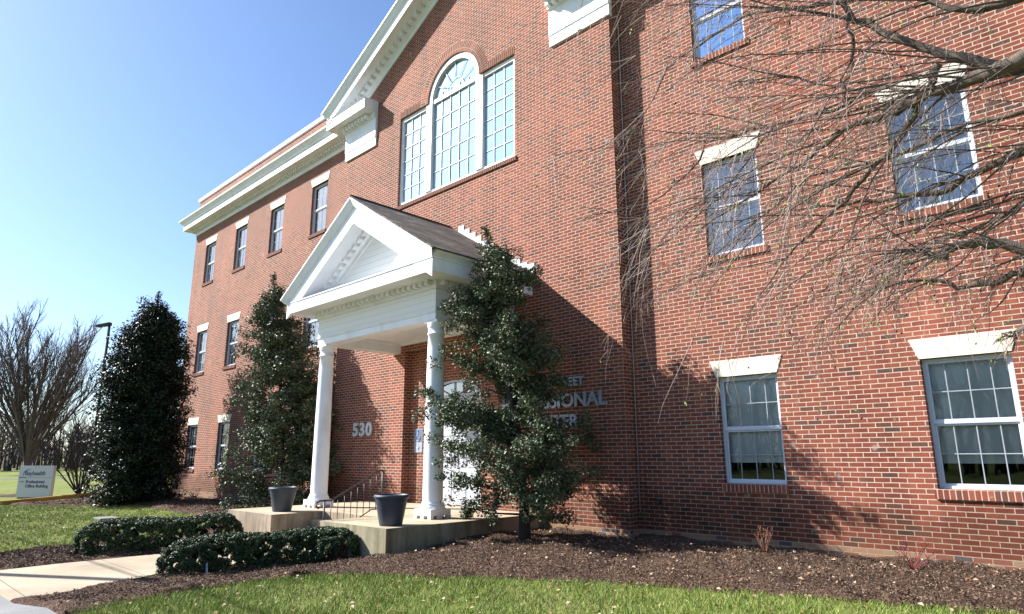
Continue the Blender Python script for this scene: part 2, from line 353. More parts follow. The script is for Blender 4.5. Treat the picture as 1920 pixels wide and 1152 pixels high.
# chips and leaf litter
def litter(P,n,size,asp,mat,name,h=.045,tilt=.5):
    a=scatter(P,n); C=np.array([(x,y,gz(x,y)+h+h2(x,y)*(h>.02)+random.uniform(0,.02)) for x,y in a]); return quads(C,size,asp,tilt,mat,name)
NEARA=[(-3.3,-8.2),(-4.0,-6.4),(-3.2,-3.9),(-1.9,-3.9),(-1.9,-.4),(7.2,-.05),(7.2,-2.3),(5.4,-2.7),(3.9,-3.1),(2.6,-3.5),(1.2,-4.1),(0,-4.8),(-1.1,-5.6),(-1.3,-6.6),(-1.2,-8.2)]
tag(litter(NEARA,34000,.036,.34,CHIP,'mulch_chips'),'loose bark chips covering the planting bed','mulch',kind='stuff')
tag(litter([(-6.4,-8.2),(-8.1,-8.2),(-8.8,-7.1),(-8.9,-5.5),(-6.4,-5.5)],7000,.05,.38,CHIP,'mulch_chips'),'bark chips beside the concrete walk','mulch',kind='stuff')
tag(litter([(-10,-2.8),(-13,-2.5),(-18,-2.5),(-22,-3.8),(-24,-4.6),(-24,-2.5),(-20,-.3),(-10,-.3)],5000,.07,.38,CHIP,'mulch_chips'),'bark chips at the foot of the far wing','mulch',kind='stuff')
def blades(P,n,h,w,name,label):
    a=scatter(P,n); pt=np.sin(a[:,0]*2.1+1.7*np.sin(a[:,1]*1.3))*np.sin(a[:,1]*2.7+a[:,0]*.9)+.6*np.sin(a[:,0]*7.3)*np.sin(a[:,1]*6.1+a[:,0]*3); a=a[RN.uniform(-1.7,1.2,len(a))<pt+.3]; n=len(a); z=np.array([gz(x,y) for x,y in a]); th=RN.uniform(0,2*np.pi,n); hh=h*RN.uniform(.4,1.4,n)
    b=np.stack([a[:,0],a[:,1],z-.005],1); s=np.stack([np.cos(th),np.sin(th),np.zeros(n)],1)*w
    lean=RN.normal(0,.45,(n,2)); t=b+np.stack([lean[:,0]*hh,lean[:,1]*hh,hh],1)
    V=np.stack([b-s,b+s,t],1).reshape(-1,3); F=np.arange(3*n).reshape(-1,3); o=fast(name,V,F,BLADE); tag(o,label,'grass',kind='stuff')
LAWN=[(-1.45,-8.35),(-1.5,-6.3),(-1.2,-5.4),(-.1,-4.75),(1.18,-4.05),(2.6,-3.4),(3.9,-3.0),(5.44,-2.55),(7,-2.4),(7.4,-4.5),(3,-6.5),(1,-8.35)]
blades(LAWN,130000,.055,.0035,'lawn_grass','short bright green lawn along the bottom edge of the bed')
blades([(-8.25,-8.3),(-8.6,-7.6),(-9.0,-7.1),(-9.1,-5),(-9.6,-3.7),(-10.7,-2.8),(-15.8,-2.5),(-18.1,-2.6),(-20.8,-3.3),(-24.2,-5),(-24,-8.3)],100000,.045,.006,'lawn_grass','green lawn left of the concrete walk')
tag(litter(LAWN,650,.045,.75,DRY,'fallen_leaves',.03,.35),'dry brown leaves scattered on the near lawn','leaves',kind='stuff')
tag(litter([(-9.2,-8),(-9.2,-5),(-10.7,-3),(-18,-2.8),(-23,-5),(-23,-8)],350,.07,.7,DRY,'fallen_leaves',.03,.35),'pale dry leaves scattered on the far lawn','leaves',kind='stuff')
tag(litter([(-1.9,-3.8),(-1.9,-.6),(6,-.2),(6,-2.2),(2,-3.4)],420,.05,.7,DRY,'fallen_leaves',.06,.35),'dry leaves lying on the mulch','leaves',kind='stuff')
# walk and sidewalk
def sheet(name,P,mat,dz,step=.3):
    x0,x1=min(p[0] for p in P),max(p[0] for p in P); y0,y1=min(p[1] for p in P),max(p[1] for p in P); b=MB()
    tris=tessellate_polygon([[Vector((*p,0)) for p in P]])
    bm=bmesh.new(); vs=[bm.verts.new((*p,0)) for p in P]; bm.faces.new(vs)
    for a0,a1,k in((x0,x1,0),(y0,y1,1)):
        t=a0+step
        while t<a1:
            no=(1,0,0) if k==0 else (0,1,0); co_=(t,0,0) if k==0 else (0,t,0)
            bmesh.ops.bisect_plane(bm,geom=bm.verts[:]+bm.edges[:]+bm.faces[:],plane_co=co_,plane_no=no); t+=step
    for v in bm.verts: v.co.z=gz(v.co.x,v.co.y)+dz
    bmesh.ops.recalc_face_normals(bm,faces=bm.faces[:])
    ex=bmesh.ops.extrude_face_region(bm,geom=bm.faces[:]); 
    for v in [e for e in ex['geom'] if isinstance(e,bmesh.types.BMVert)]: v.co.z-=.15
    bmesh.ops.recalc_face_normals(bm,faces=bm.faces[:])
    me=D.meshes.new(name); bm.to_mesh(me); bm.free(); me.materials.append(mat); o=D.objects.new(name,me); COL.objects.link(o); tag(o,kind='structure'); return o
sheet('walk',[(-6.2,-8.38),(-6.3,-7.3),(-6.27,-6),(-6.2,-3.9),(-5.85,-3.9),(-5.82,-3.6),(-4.0,-3.6),(-4.0,-3.9),(-4.15,-3.9),(-4.17,-6.43),(-3.93,-6.8),(-3.84,-7.16),(-3.69,-7.51),(-3.47,-7.91),(-3.40,-8.38)],WK,.03)
sheet('sidewalk',[(-60,-8.40),(16,-8.40),(16,-9.9),(-60,-9.9)],SW,.035,1.5)
sheet('road',[(-140,-11.2),(60,-11.2),(60,-19.5),(-140,-19.5)],ASP,.01,4)
sheet('far_sidewalk',[(-66,-40),(-64.2,-40),(-61.5,3),(-56,60),(-58,60),(-63.3,3)],SW,.03,6)

# ---------------------------------------------------------------- building
d_=.31; XC=-4.9115; PX0,PX1=-9.823,0.0; LX,RX=-22.67,12.85; YF=-d_
ZS=[(.945,2.654),(4.752,6.474),(8.571,10.283)]; WW=1.011
RWIN=[1.636,4.607,7.578,10.549]; LWIN=[-12.47,-15.44,-18.41,-21.38]
bld=thing('office_building','three-storey red brick office building with white cornices and gabled centre','building',(XC,0,0))
def P_(o): o.parent=bld; o.matrix_parent_inverse=Matrix.Translation((-XC,0,0)); return o
def wall(b,y,outer,holes,depth=.11):
    rings=[[Vector((x,z,0)) for x,z in outer]]+[[Vector((x,z,0)) for x,z in h] for h in holes]; flat=[v for r in rings for v in r]
    for t in tessellate_polygon(rings):
        p=[(flat[i].x,y,flat[i].y) for i in t]; n=(Vector(p[1])-Vector(p[0])).cross(Vector(p[2])-Vector(p[0]))
        if n.length<1e-9: continue
        if n.y>0: p=p[::-1]
        b.face(p,[(q[0],q[2]) for q in p])
    for h in holes:
        for i in range(len(h)):
            (x0,z0),(x1,z1)=h[i],h[(i+1)%len(h)]; b.face([(x0,y,z0),(x1,y,z1),(x1,y+depth,z1),(x0,y+depth,z0)],[(x0+z0*0,z0),(x1,z1),(x1+depth,z1),(x0+depth,z0)] if abs(x1-x0)<1e-6 else None)
rect=lambda x0,x1,z0,z1:[(x0,z0),(x1,z0),(x1,z1),(x0,z1)]
b=MB(); wall(b,0,rect(0,RX,-.6,12.62),[rect(x,x+WW,a,c) for x in RWIN for a,c in ZS]); b.face([(RX,0,-.6),(RX,14,-.6),(RX,14,12.62),(RX,0,12.62)]); P_(b.build('wall',BR))
b=MB(); wall(b,0,rect(LX,PX0,-.6,12.62),[rect(x,x+WW,a,c) for x in LWIN for a,c in ZS]); b.face([(LX,14,-.6),(LX,0,-.6),(LX,0,12.62),(LX,14,12.62)]); P_(b.build('wall',BR))
# centre bay with venetian window and door recess
GS=.525; GAP=14.77-.35
WXH=2.2198; WZ0,WZ1=8.0167,10.638; WV=.9998
arc=[(XC+WV*math.cos(math.pi*k/24),WZ1+.0+WV*math.sin(math.pi*k/24)*1.0) for k in range(25)]
pal=[(XC-WXH,WZ0),(XC+WXH,WZ0),(XC+WXH,WZ1),*arc,(XC-WXH,WZ1)]
ent=rect(-6.57,-3.25,.28,3.98)
b=MB(); wall(b,YF,[(PX0,-.6),(PX1,-.6),(PX1,GAP-GS*(PX1-XC)),(XC,GAP),(PX0,GAP-GS*(XC-PX0))],[pal,ent],.2)
b.face([(PX1,YF,-.6),(PX1,0,-.6),(PX1,0,11.6),(PX1,YF,11.6)]); b.face([(PX0,0,-.6),(PX0,YF,-.6),(PX0,YF,11.6),(PX0,0,11.6)])
P_(b.build('gable_wall',BR))
# wall at the back of the entrance recess, with the doorway left open
DX0,DX1,DZ=XC-.94,XC+.94,2.72
fan=[(XC+.94*math.cos(math.pi*k/16),DZ+.42*math.sin(math.pi*k/16)) for k in range(17)]
b=MB(); wall(b,YF+.2,rect(-6.6,-3.2,.25,4.0),[[(DX0,.3),(DX1,.3),*fan]],.10); P_(b.build('recess_wall',BR))
# roofs and hidden shell
b=MB(); b.box(LX+.3,RX-.3,.3,13.8,12.2,12.3); b.face([(LX,14,-.6),(RX,14,-.6),(RX,14,12.6),(LX,14,12.6)])
for s_ in(-1,1):
    x=XC+s_*5.55; b.hexa([(XC,YF-.55,14.70),(x,YF-.55,14.70-GS*5.55),(x,10,14.70-GS*5.55),(XC,10,14.70)],[(XC,YF-.55,14.76),(x,YF-.55,14.76-GS*5.55),(x,10,14.76-GS*5.55),(XC,10,14.76)])
P_(b.build('roof',SH))
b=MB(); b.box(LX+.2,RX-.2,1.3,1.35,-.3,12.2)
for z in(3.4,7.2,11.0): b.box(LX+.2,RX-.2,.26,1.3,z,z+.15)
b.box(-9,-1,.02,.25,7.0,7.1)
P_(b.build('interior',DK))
# parapet cap
b=MB()
capp=[(.04,12.62),(.06,12.64),(.06,12.76),(-.3,12.78),(-.3,12.62)]
b.sweep(capp,[(LX,8),(LX,0),(PX0+.6,0)]); P_(b.build('parapet_cap',WH)); b=MB(); b.sweep(capp,[(PX1-.6,0),(RX,0),(RX,8)])
P_(b.build('parapet_cap',WH))
# wing cornices
def cornice(path,z0=11.0,ov=.44):
    b=MB(); pr=[(-.02,z0),(.035,z0),(.035,z0+.12),(.07,z0+.14),(.07,z0+.24),(ov-.03,z0+.26),(ov-.03,z0+.245),(ov,z0+.245),(ov,z0+.45),(ov+.03,z0+.47),(ov+.05,z0+.53),(ov+.12,z0+.62),(ov+.17,z0+.65),(ov+.18,z0+.70),(-.02,z0+.72)]
    return b.sweep(pr,path)
c1=P_(cornice([(LX,8),(LX,0),(PX0-.05,0)]).build('cornice',WH)); c2=P_(cornice([(PX1+.05,0),(RX,0),(RX,8)]).build('cornice',WH))
def dentils(x0,x1,yface,z0,w=.085,gap=.085,dep=.13,h=.10,name='dentil_band',parent=None):
    n=int((x1-x0)/(w+gap)); b=MB(); comb(b,n,w,w+gap,lambda s,t,q:(x0+s,yface-q*dep,z0+h*t))
    return b.build(name,WH,parent)
def comb(b,n,w,p,M,top=1.06):
    """one connected strip of n teeth: M(s along, t 0..1 up, q 0 back..1 front)"""
    for k in range(n):
        a,c=k*p,k*p+w
        b.face([M(a,0,1),M(c,0,1),M(c,1,1),M(a,1,1)]); b.face([M(a,0,0),M(c,0,0),M(c,0,1),M(a,0,1)])
        b.face([M(a,0,0),M(a,0,1),M(a,1,1),M(a,1,0)]); b.face([M(c,0,1),M(c,0,0),M(c,1,0),M(c,1,1)])
    b.face([M(0,1,1),M(n*p-p+w,1,1),M(n*p-p+w,top,1),M(0,top,1)]); b.face([M(0,1,0),M(n*p-p+w,1,0),M(n*p-p+w,1,1),M(0,1,1)])
dentils(LX-.1,PX0-.1,-.072,11.145,parent=c1); dentils(PX1+.1,RX,-.072,11.145,parent=c2)
# raking cornice of the main gable
def rake(half,y0,apex,sl,prof,name,closed=True):
    b=MB(); rows=[]
    for o,h in prof: rows.append([(XC-half-o,y0-o,apex+h-sl*(half+o)),(XC,y0-o,apex+h),(XC+half+o,y0-o,apex+h-sl*(half+o))])
    n=len(prof)
    for k in range(n):
        k2=(k+1)%n
        for i in(0,1): b.face([rows[k][i],rows[k2][i],rows[k2][i+1],rows[k][i+1]])
    b.face([r[0] for r in rows]); b.face([r[2] for r in rows][::-1]); return P_(b.build(name,WH))
rk=rake(4.912,YF,14.77,GS,[(.64,0),(.64,-.045),(.60,-.07),(.55,-.17),(.52,-.21),(.50,-.22),(.50,-.50),(.46,-.50),(.46,-.46),(.10,-.46),(.10,-.60),(.035,-.62),(.035,-.80),(-.03,-.80),(-.03,.03),(.60,.03)],'raking_cornice')
def rake_dentils(half,y0,apex,sl,o0,o1,h0,h1,w,pitch,parent,x_in=.1):
    b=MB(); n=int((half)/pitch)
    for s_ in(-1,1):
        for k in range(n):
            pass
        comb(b,n,w,pitch,lambda s,t,q,s_=s_:(XC+s_*(x_in+s),y0-o0-q*(o1-o0),apex-sl*(x_in+s)+h0+(h1-h0)*t),1.0)
    return b.build('dentil_band',WH,parent)
rake_dentils(4.9,YF,14.77,GS,.095,.24,-.59,-.455,.11,.21,rk)
# cornice returns
def creturn(x0,x1,outer):
    yf=YF-.05; b=MB()
    b.box(x0,x1,yf,YF+.05,10.24,10.49); b.box(x0+.0,x1,yf-.02,YF+.05,10.505,11.02); b.box(x0,x1,yf-.008,YF+.05,10.488,10.507)
    pr=[(-.04,11.021),(.05,11.021),(.05,11.12),(.10,11.15),(.10,11.29),(.44,11.31),(.44,11.295),(.46,11.295),(.46,11.57),(.48,11.60),(.50,11.63),(-.04,11.66)]
    path=[(x0,YF-.02),(x1,YF-.02)]
    if outer<0: path=[(x0+.0,.0),(x0+.0,YF-.02),(x1,YF-.02)]
    else: path=[(x0,YF-.02),(x1,YF-.02),(x1,.0)]
    b.sweep(pr,path); o=P_(b.build('cornice_return',WH))
    dentils(x0+.05,x1-.1,YF-.12,11.155,.085,.085,.12,.12,parent=o); return o
creturn(PX0-.05,-8.27,-1); creturn(-1.56,PX1+.05,1)
# windows
def window(x0,x1,z0,z1,y,blind=None,blindmat=None,gl=None,rows=2,cols=4,shift=0,grid=True):
    b=MB(); f=.042; yf=y+.085
    b.box(x0+.004,x0+f,yf,yf+.06,z0+.004,z1-.004).box(x1-f,x1-.004,yf,yf+.06,z0+.004,z1-.004).box(x0+f,x1-f,yf,yf+.06,z0+.004,z0+f).box(x0+f,x1-f,yf,yf+.06,z1-f,z1-.004)
    fr=P_(b.build('window',FR)); zm=(z0+z1)/2+.14*0
    s=MB(); s.box(x0+f,x1-f,yf+.012,yf+.05,zm-.016,zm+.016)
    for a,c,yy in((z0+f,zm-.016,.035),(zm+.016,z1-f,.015)):
        s.box(x0+f,x0+f+.028,yf+yy,yf+yy+.03,a,c).box(x1-f-.028,x1-f,yf+yy,yf+yy+.03,a,c).box(x0+f+.028,x1-f-.028,yf+yy,yf+yy+.03,a,a+.028).box(x0+f+.028,x1-f-.028,yf+yy,yf+yy+.03,c-.028,c)
    s.build('sash',FR,fr)
    g=MB(); 
    for a,c,yy in((z0+f,zm,.052),(zm,z1-f,.032)): g.face([(x0+f,yf+yy,a),(x1-f,yf+yy,a),(x1-f,yf+yy,c),(x0+f,yf+yy,c)])
    g.build('glass',gl or GL,fr)
    if grid:
        q=MB(); 
        for a,c,yy in((z0+f,zm,.044),(zm,z1-f,.024)):
            for k in range(1,cols): x=x0+(x1-x0)*k/cols; q.box(x-.0065,x+.0065,yf+yy,yf+yy+.006,a,c)
            for k in range(1,rows): z=a+(c-a)*k/rows; q.box(x0+f,x1-f,yf+yy+.001,yf+yy+.005,z-.0065,z+.0065)
        q.build('muntins',MUN,fr)
    if blind is not None:
        q=MB(); zb=z0+(z1-z0)*blind; q.box(x0+.03,x1-.03,yf+.13,yf+.14,zb,z1-.02); q.build('blind',blindmat or BLD,fr)
    q=MB(); n=int(round((x1-x0+.08)/.0677)); 
    q.face([(x0-.04,y-.035,z0-.125),(x1+.04,y-.035,z0-.125),(x1+.04,y-.035,z0-.012),(x0-.04,y-.035,z0-.012)],[(.05,x0-.04),(.05,x1+.04),(.16,x1+.04),(.16,x0-.04)])
    q.face([(x0-.04,y-.035,z0-.012),(x1+.04,y-.035,z0-.012),(x1+.04,y+.1,z0+.004),(x0-.04,y+.1,z0+.004)],[(.03,x0-.04),(.03,x1+.04),(.17,x1+.04),(.17,x0-.04)])
    q.face([(x0-.04,y+.0,z0-.125),(x1+.04,y+.0,z0-.125),(x1+.04,y-.035,z0-.125),(x0-.04,y-.035,z0-.125)]); q.face([(x0-.04,y,z0-.125),(x0-.04,y-.035,z0-.125),(x0-.04,y-.035,z0-.012),(x0-.04,y,z0-.012)]); q.face([(x1+.04,y-.035,z0-.125),(x1+.04,y,z0-.125),(x1+.04,y,z0-.012),(x1+.04,y-.035,z0-.012)])
    q.build('sill',BRS,fr); return fr
def lintel(x0,x1,z,fr,y=0,h=.275,fl=.105):
    b=MB(); a=[(x0-.005,z),(x1+.005,z),(x1+fl,z+h),(x0-fl,z+h)]
    b.hexa([(p[0],y+.05,p[1]) for p in a][::-1],[(p[0],y-.012,p[1]) for p in a][::-1]); b.build('lintel',ST,fr)
for i,x in enumerate(RWIN):
    for k,(a,c) in enumerate(ZS):
        if i==3 and k==2: pass
        w=window(x,x+WW,a,c,0,[.19,.02,.03][k],[BLD,CUR,CUR][k],[GL,GLU,GLR][k]); lintel(x,x+WW,c,w)
for i,x in enumerate(LWIN):
    for k,(a,c) in enumerate(ZS):
        bl=[[None,.02,.02],[.0,.02,.30],[None,.02,.02],[.6,.03,.02]][i][k]
        w=window(x,x+WW,a,c,0,bl,CUR,GLU if k else GL); lintel(x,x+WW,c,w)
# the venetian window
y=YF; yf=y+.06
b=MB(); f=.10
xl,xr=XC-WXH,XC+WXH; m0,m1=XC-WV-.10,XC-WV+.14; n0,n1=XC+WV-.14,XC+WV+.10
b.box(xl+.004,xr-.004,yf,yf+.09,WZ0+.004,WZ0+.10); b.box(xl+.004,xl+.09,yf,yf+.09,WZ0+.10,WZ1-.10); b.box(xr-.09,xr-.004,yf,yf+.09,WZ0+.10,WZ1-.10)
b.box(xl+.004,m1-.001,yf,yf+.09,WZ1-.10,WZ1-.004) if False else None
b.box(m0,m1,yf-.03,yf+.09,WZ0+.10,WZ1-.004); b.box(n0,n1,yf-.03,yf+.09,WZ0+.10,WZ1-.004)
b.box(xl+.004,m0,yf,yf+.09,WZ1-.10,WZ1-.004); b.box(n1,xr-.004,yf,yf+.09,WZ1-.10,WZ1-.004); b.box(m1,n0,yf,yf+.09,WZ1-.055,WZ1+.045)
ro,ri=WV-.004,WV-.14
for k in range(32):
    a0,a1=math.pi*k/32,math.pi*(k+1)/32
    q=lambda r,a,yy:(XC+r*math.cos(a),yy,WZ1-.004+r*math.sin(a))
    b.face([q(ri,a0,yf-.03),q(ro,a0,yf-.03),q(ro,a1,yf-.03),q(ri,a1,yf-.03)]); b.face([q(ri,a1,yf-.03),q(ri,a1,yf+.09),q(ri,a0,yf+.09),q(ri,a0,yf-.03)])
vw=P_(b.build('venetian_window',WH))
g=MB(); yg=yf+.06
g.face([(xl+.05,yg,WZ0+.05),(m0+.02,yg,WZ0+.05),(m0+.02,yg,WZ1-.05),(xl+.05,yg,WZ1-.05)]); g.face([(n1-.02,yg,WZ0+.05),(xr-.05,yg,WZ0+.05),(xr-.05,yg,WZ1-.05),(n1-.02,yg,WZ1-.05)]); g.face([(m1-.02,yg,WZ0+.05),(n0+.02,yg,WZ0+.05),(n0+.02,yg,WZ1),(m1-.02,yg,WZ1)])
g.face([(XC+(ri+.03)*math.cos(math.pi*k/24),yg,WZ1+(ri+.03)*math.sin(math.pi*k/24)) for k in range(25)]); g.build('glass',GLR,vw)
q=MB(); yq=yf+.035; t=.0075
def grid(x0,x1,z0,z1,c,r):
    for k in range(1,c): x=x0+(x1-x0)*k/c; q.box(x-t,x+t,yq,yq+.02,z0,z1)
    for k in range(1,r): z=z0+(z1-z0)*k/r; q.box(x0,x1,yq+.002,yq+.018,z-t,z+t)
grid(xl+.09,m0,WZ0+.1,WZ1-.1,3,6); grid(n1,xr-.09,WZ0+.1,WZ1-.1,3,6); grid(m1,n0,WZ0+.1,WZ1-.055,5,5)
for k in range(1,6):
    a=math.pi*k/6; q.tube([(XC+.34*math.cos(a),yq,WZ1+.04+.34*math.sin(a)),(XC+ri*math.cos(a),yq,WZ1+ri*math.sin(a))],.011,4)
q.tube([(XC+.34*math.cos(math.pi*k/16),yq,WZ1+.04+.34*math.sin(math.pi*k/16)) for k in range(17)],.011,4)
for k in range(1,5):
    x=m1+(n0-m1)*k/5; q.box(x-t,x+t,yq,yq+.02,WZ1+.045,WZ1+.2)
q.build('muntins',WH,vw)
q=MB(); q.box(xl-.05,xr+.05,yf+.30,yf+.31,WZ0-.1,WZ1+1.1); q.build('curtain',simple('blue_gray_curtain',(.06,.085,.12),.9),vw)
q=MB(); zz=WZ0
q.face([(xl-.05,y-.035,zz-.11),(xr+.05,y-.035,zz-.11),(xr+.05,y-.035,zz-.01),(xl-.05,y-.035,zz-.01)],[(.05,xl),(.05,xr),(.15,xr),(.15,xl)]); q.face([(xl-.05,y-.035,zz-.01),(xr+.05,y-.035,zz-.01),(xr+.05,y+.06,zz+.003),(xl-.05,y+.06,zz+.003)],[(.03,xl),(.03,xr),(.17,xr),(.17,xl)])
q.face([(xl-.05,y,zz-.11),(xr+.05,y,zz-.11),(xr+.05,y-.035,zz-.11),(xl-.05,y-.035,zz-.11)]); q.face([(xr+.05,y-.035,zz-.11),(xr+.05,y,zz-.11),(xr+.05,y,zz-.01),(xr+.05,y-.035,zz-.01)]); q.build('sill',BRS,vw)
q=MB(); yb=y-.006
for k in range(40):
    a0,a1=math.pi*k/40,math.pi*(k+1)/40; r0,r1=WV+.001,WV+.31; P0=lambda r,a:(XC+r*math.cos(a),yb,WZ1+r*math.sin(a))
    for ra,rb,u0 in((r0,r0+.10,.1),(r0+.10,r0+.305,.2)): q.face([P0(ra,a0),P0(rb,a0),P0(rb,a1),P0(ra,a1)],[(u0+.003,a0*1.15),(u0+rb-ra,a0*1.15),(u0+rb-ra,a1*1.15),(u0+.003,a1*1.15)])
for x0,x1 in((xl,XC-WV-.31),(XC+WV+.31,xr)): q.face([(x0,yb,WZ1+.003),(x1,yb,WZ1+.003),(x1,yb,WZ1+.2),(x0,yb,WZ1+.2)],[(.0,x0),(.0,x1),(.2,x1),(.2,x0)])
q.build('brick_arch',BRS,vw)

# ---------------------------------------------------------------- entrance portico
EH=2.16; EY=-2.47; EX0,EX1=XC-EH,XC+EH
b=MB()
path=[(EX1,YF),(EX1,EY),(EX0,EY),(EX0,YF)]; path=path[::-1]
pr=[(-.32,3.94),(.0,3.94),(.0,4.075),(.025,4.085),(.035,4.12),(.0,4.122),(.0,4.54),(.03,4.55),(.06,4.60),(.06,4.70),(-.32,4.70)]
b.sweep(pr,path); ptc=P_(b.build('portico_entablature',WH))
b=MB(); b.sweep([(.002,4.135),(.008,4.135),(.008,4.53),(.002,4.53)],path); b.build('frieze_siding',SD,ptc)
b=MB(); b.box(EX0+.32,EX1-.32,EY+.32,YF-.005,4.20,4.24); 
for (x0,x1,y0,y1) in((EX0+.32,EX1-.32,EY+.32,EY+.37),(EX0+.32,EX1-.32,YF-.055,YF-.005),(EX0+.32,EX0+.37,EY+.37,YF-.055),(EX1-.37,EX1-.32,EY+.37,YF-.055)): b.box(x0,x1,y0,y1,4.13,4.198)
b.build('portico_ceiling',WH,ptc)
b=MB(); z=4.605; w=.095; gp=.085
comb(b,24,w,w+gp,lambda s,t,q:(EX0+.02+s,EY-.062-q*.108,z+.09*t)); b.build('dentil_band',WH,ptc)
for s_ in(-1,1): b=MB(); comb(b,11,w,w+gp,lambda s,t,q:(XC+s_*(EH+.062+q*.108),EY+.05+s,z+.09*t)); b.build('dentil_band',WH,ptc)
b=MB(); b.sweep([(-.3,4.701),(.50,4.701),(.50,4.685),(.55,4.685),(.55,4.925),(.57,4.93),(.57,4.955),(-.3,4.975)],path); P_(b.build('portico_cornice',WH))
# side gutters, tympanum and raking cornice
b=MB()
gp_=[(.45,4.956),(.565,4.956),(.60,4.99),(.65,5.02),(.67,5.03),(.67,5.065),(.45,5.10)]
b.sweep(gp_,[(EX0,YF),(EX0,EY-.55)]); P_(b.build('eave_moulding',WH)); b=MB(); b.sweep(gp_,[(EX1,EY-.55),(EX1,YF)]); P_(b.build('eave_moulding',WH))
PSL=.632; PAP=6.845
pr_=rake(EH,EY,PAP,PSL,[(.68,0),(.68,-.035),(.66,-.05),(.61,-.15),(.575,-.19),(.556,-.20),(.556,-.56),(.51,-.56),(.51,-.50),(.10,-.50),(.10,-.60),(.03,-.62),(.03,-.74),(-.05,-.74),(-.05,.0)],'portico_raking_cornice')
rake_dentils(1.75,EY,PAP,PSL,.095,.21,-.59,-.495,.10,.185,pr_)
b=MB(); yt=EY; b.face([(EX0,yt,4.97),(EX1,yt,4.97),(XC,yt,6.4)]); b.face([(EX1,yt+.1,4.97),(EX0,yt+.1,4.97),(XC,yt+.1,6.4)]); P_(b.build('tympanum',SD))
b=MB()
for s_ in(-1,1):
    xe=XC+s_*(EH+.69); yb0=EY-.66; L=(EH+.69)
    a=[(XC,yb0,PAP+.005),(xe,yb0,PAP+.005-PSL*L),(xe,YF-.002,PAP+.005-PSL*L),(XC,YF-.002,PAP+.005)]
    t_=[(p[0],p[1],p[2]+.03) for p in a]; sl_=L*math.hypot(1,PSL)
    b.face(t_ if s_>0 else t_[::-1],[(yb0,sl_),(yb0,0),(YF,0),(YF,sl_)] if s_>0 else [(YF,sl_),(YF,0),(yb0,0),(yb0,sl_)])
    b.face([a[0],a[1],t_[1],t_[0]]); b.face([a[1],a[2],t_[2],t_[1]])
b.tube([(XC,EY-.66,PAP+.035),(XC,YF,PAP+.035)],.03,6)
rf=P_(b.build('portico_roof',SH))
for s_ in(-1,1):
    b=MB(); x=.32; k=0
    while x<EH+.62:
        zb=PAP+.03-PSL*(x+.0); w_=.205; x0_=XC+s_*x; x1_=XC+s_*min(x+w_,EH+.69)
        top=(round(zb/.0677)+1.2)*.0677
        b.box(min(x0_,x1_),max(x0_,x1_),YF-.014-(k%2)*.003,YF-.004,zb-PSL*w_-.02,top+.02); x+=w_; k+=1
    b.build('step_flashing',simple('dull_flashing',(.52,.53,.54),.6,.12,3),rf)
for s_ in(-1,1):
    cx,cy=XC+s_*2.0,-2.31; b=MB(); R0,R1=.185,.155
    prof=[(R0+.04,.165),(R0+.047,.185),(R0+.04,.215),(R0+.02,.235),(R0+.022,.25),(R0+.018,.265),(R0+.004,.28),(R0,.30)]
    for k in range(1,13):
        t=k/12; prof.append((R0-(R0-R1)*(t**1.6),.31+t*(3.36-.31)))
    prof+=[(R1+.012,3.365),(R1+.018,3.38),(R1+.012,3.395),(R1,3.40),(R1,3.49),(R1+.008,3.50),(R1+.012,3.51),(R1+.018,3.55),(R1+.022,3.58),(R1+.022,3.60)]
    b.lathe(prof,(cx,cy,.30),40); cl=P_(b.build('column',WH))
    b=MB(); b.box(cx-.235,cx+.235,cy-.235,cy+.235,.355,.466)
    for ax in(-1,0,1):
        for ay in(-1,0,1):
            if (ax,ay)!=(0,0): b.box(cx+ax*.2-.04,cx+ax*.2+.04,cy+ay*.2-.04,cy+ay*.2+.04,.30,.356)
    b.build('base',WH,cl); b=MB(); b.box(cx-.195,cx+.195,cy-.150,cy+.195,3.9,3.9395); b.build('abacus',WH,cl)
# door
yd=YF+.25
b=MB()
for s_ in(-1,1):
    x0,x1=(DX0+.07,XC-.005) if s_<0 else (XC+.005,DX1-.07)
    b.box(x0,x1,yd,yd+.05,.31,2.62)
    for (a,c) in((.45,1.05),(1.15,1.75),(1.85,2.5)):
        for (u,v) in((x0+.09,(x0+x1)/2-.03),((x0+x1)/2+.03,x1-.09)): b.box(u,v,yd-.012,yd-.001,a,c)
dr=P_(b.build('door',DOORP))
b=MB(); b.box(DX0,DX0+.068,yd-.04,yd+.06,.305,2.72).box(DX1-.068,DX1,yd-.04,yd+.06,.305,2.72).box(DX0+.068,DX1-.068,yd-.04,yd+.06,2.63,2.80)
for k in range(16): 
    a0,a1=math.pi*k/16,math.pi*(k+1)/16; e=lambda r,a,yy:(XC+.93*r*math.cos(a),yy,2.73+.41*r*math.sin(a)); b.face([e(.86,a0,yd-.04),e(1,a0,yd-.04),e(1,a1,yd-.04),e(.86,a1,yd-.04)])
for k in(1,2,3): a=math.pi*k/4; b.tube([e(.1,a,yd-.02),e(.9,a,yd-.02)],.012,4)
b.build('door_frame',DOORP,dr); b=MB(); b.face([e(.9,math.pi*k/16,yd+.0) for k in range(17)]); b.build('fanlight_glass',GLU,dr)
b=MB(); 
for s_ in(-1,1): b.tube([(XC+s_*.07,yd-.02,1.2),(XC+s_*.07,yd-.07,1.22),(XC+s_*.07,yd-.07,1.5),(XC+s_*.07,yd-.02,1.52)],.012,6)
b.build('handle',IRON,dr)
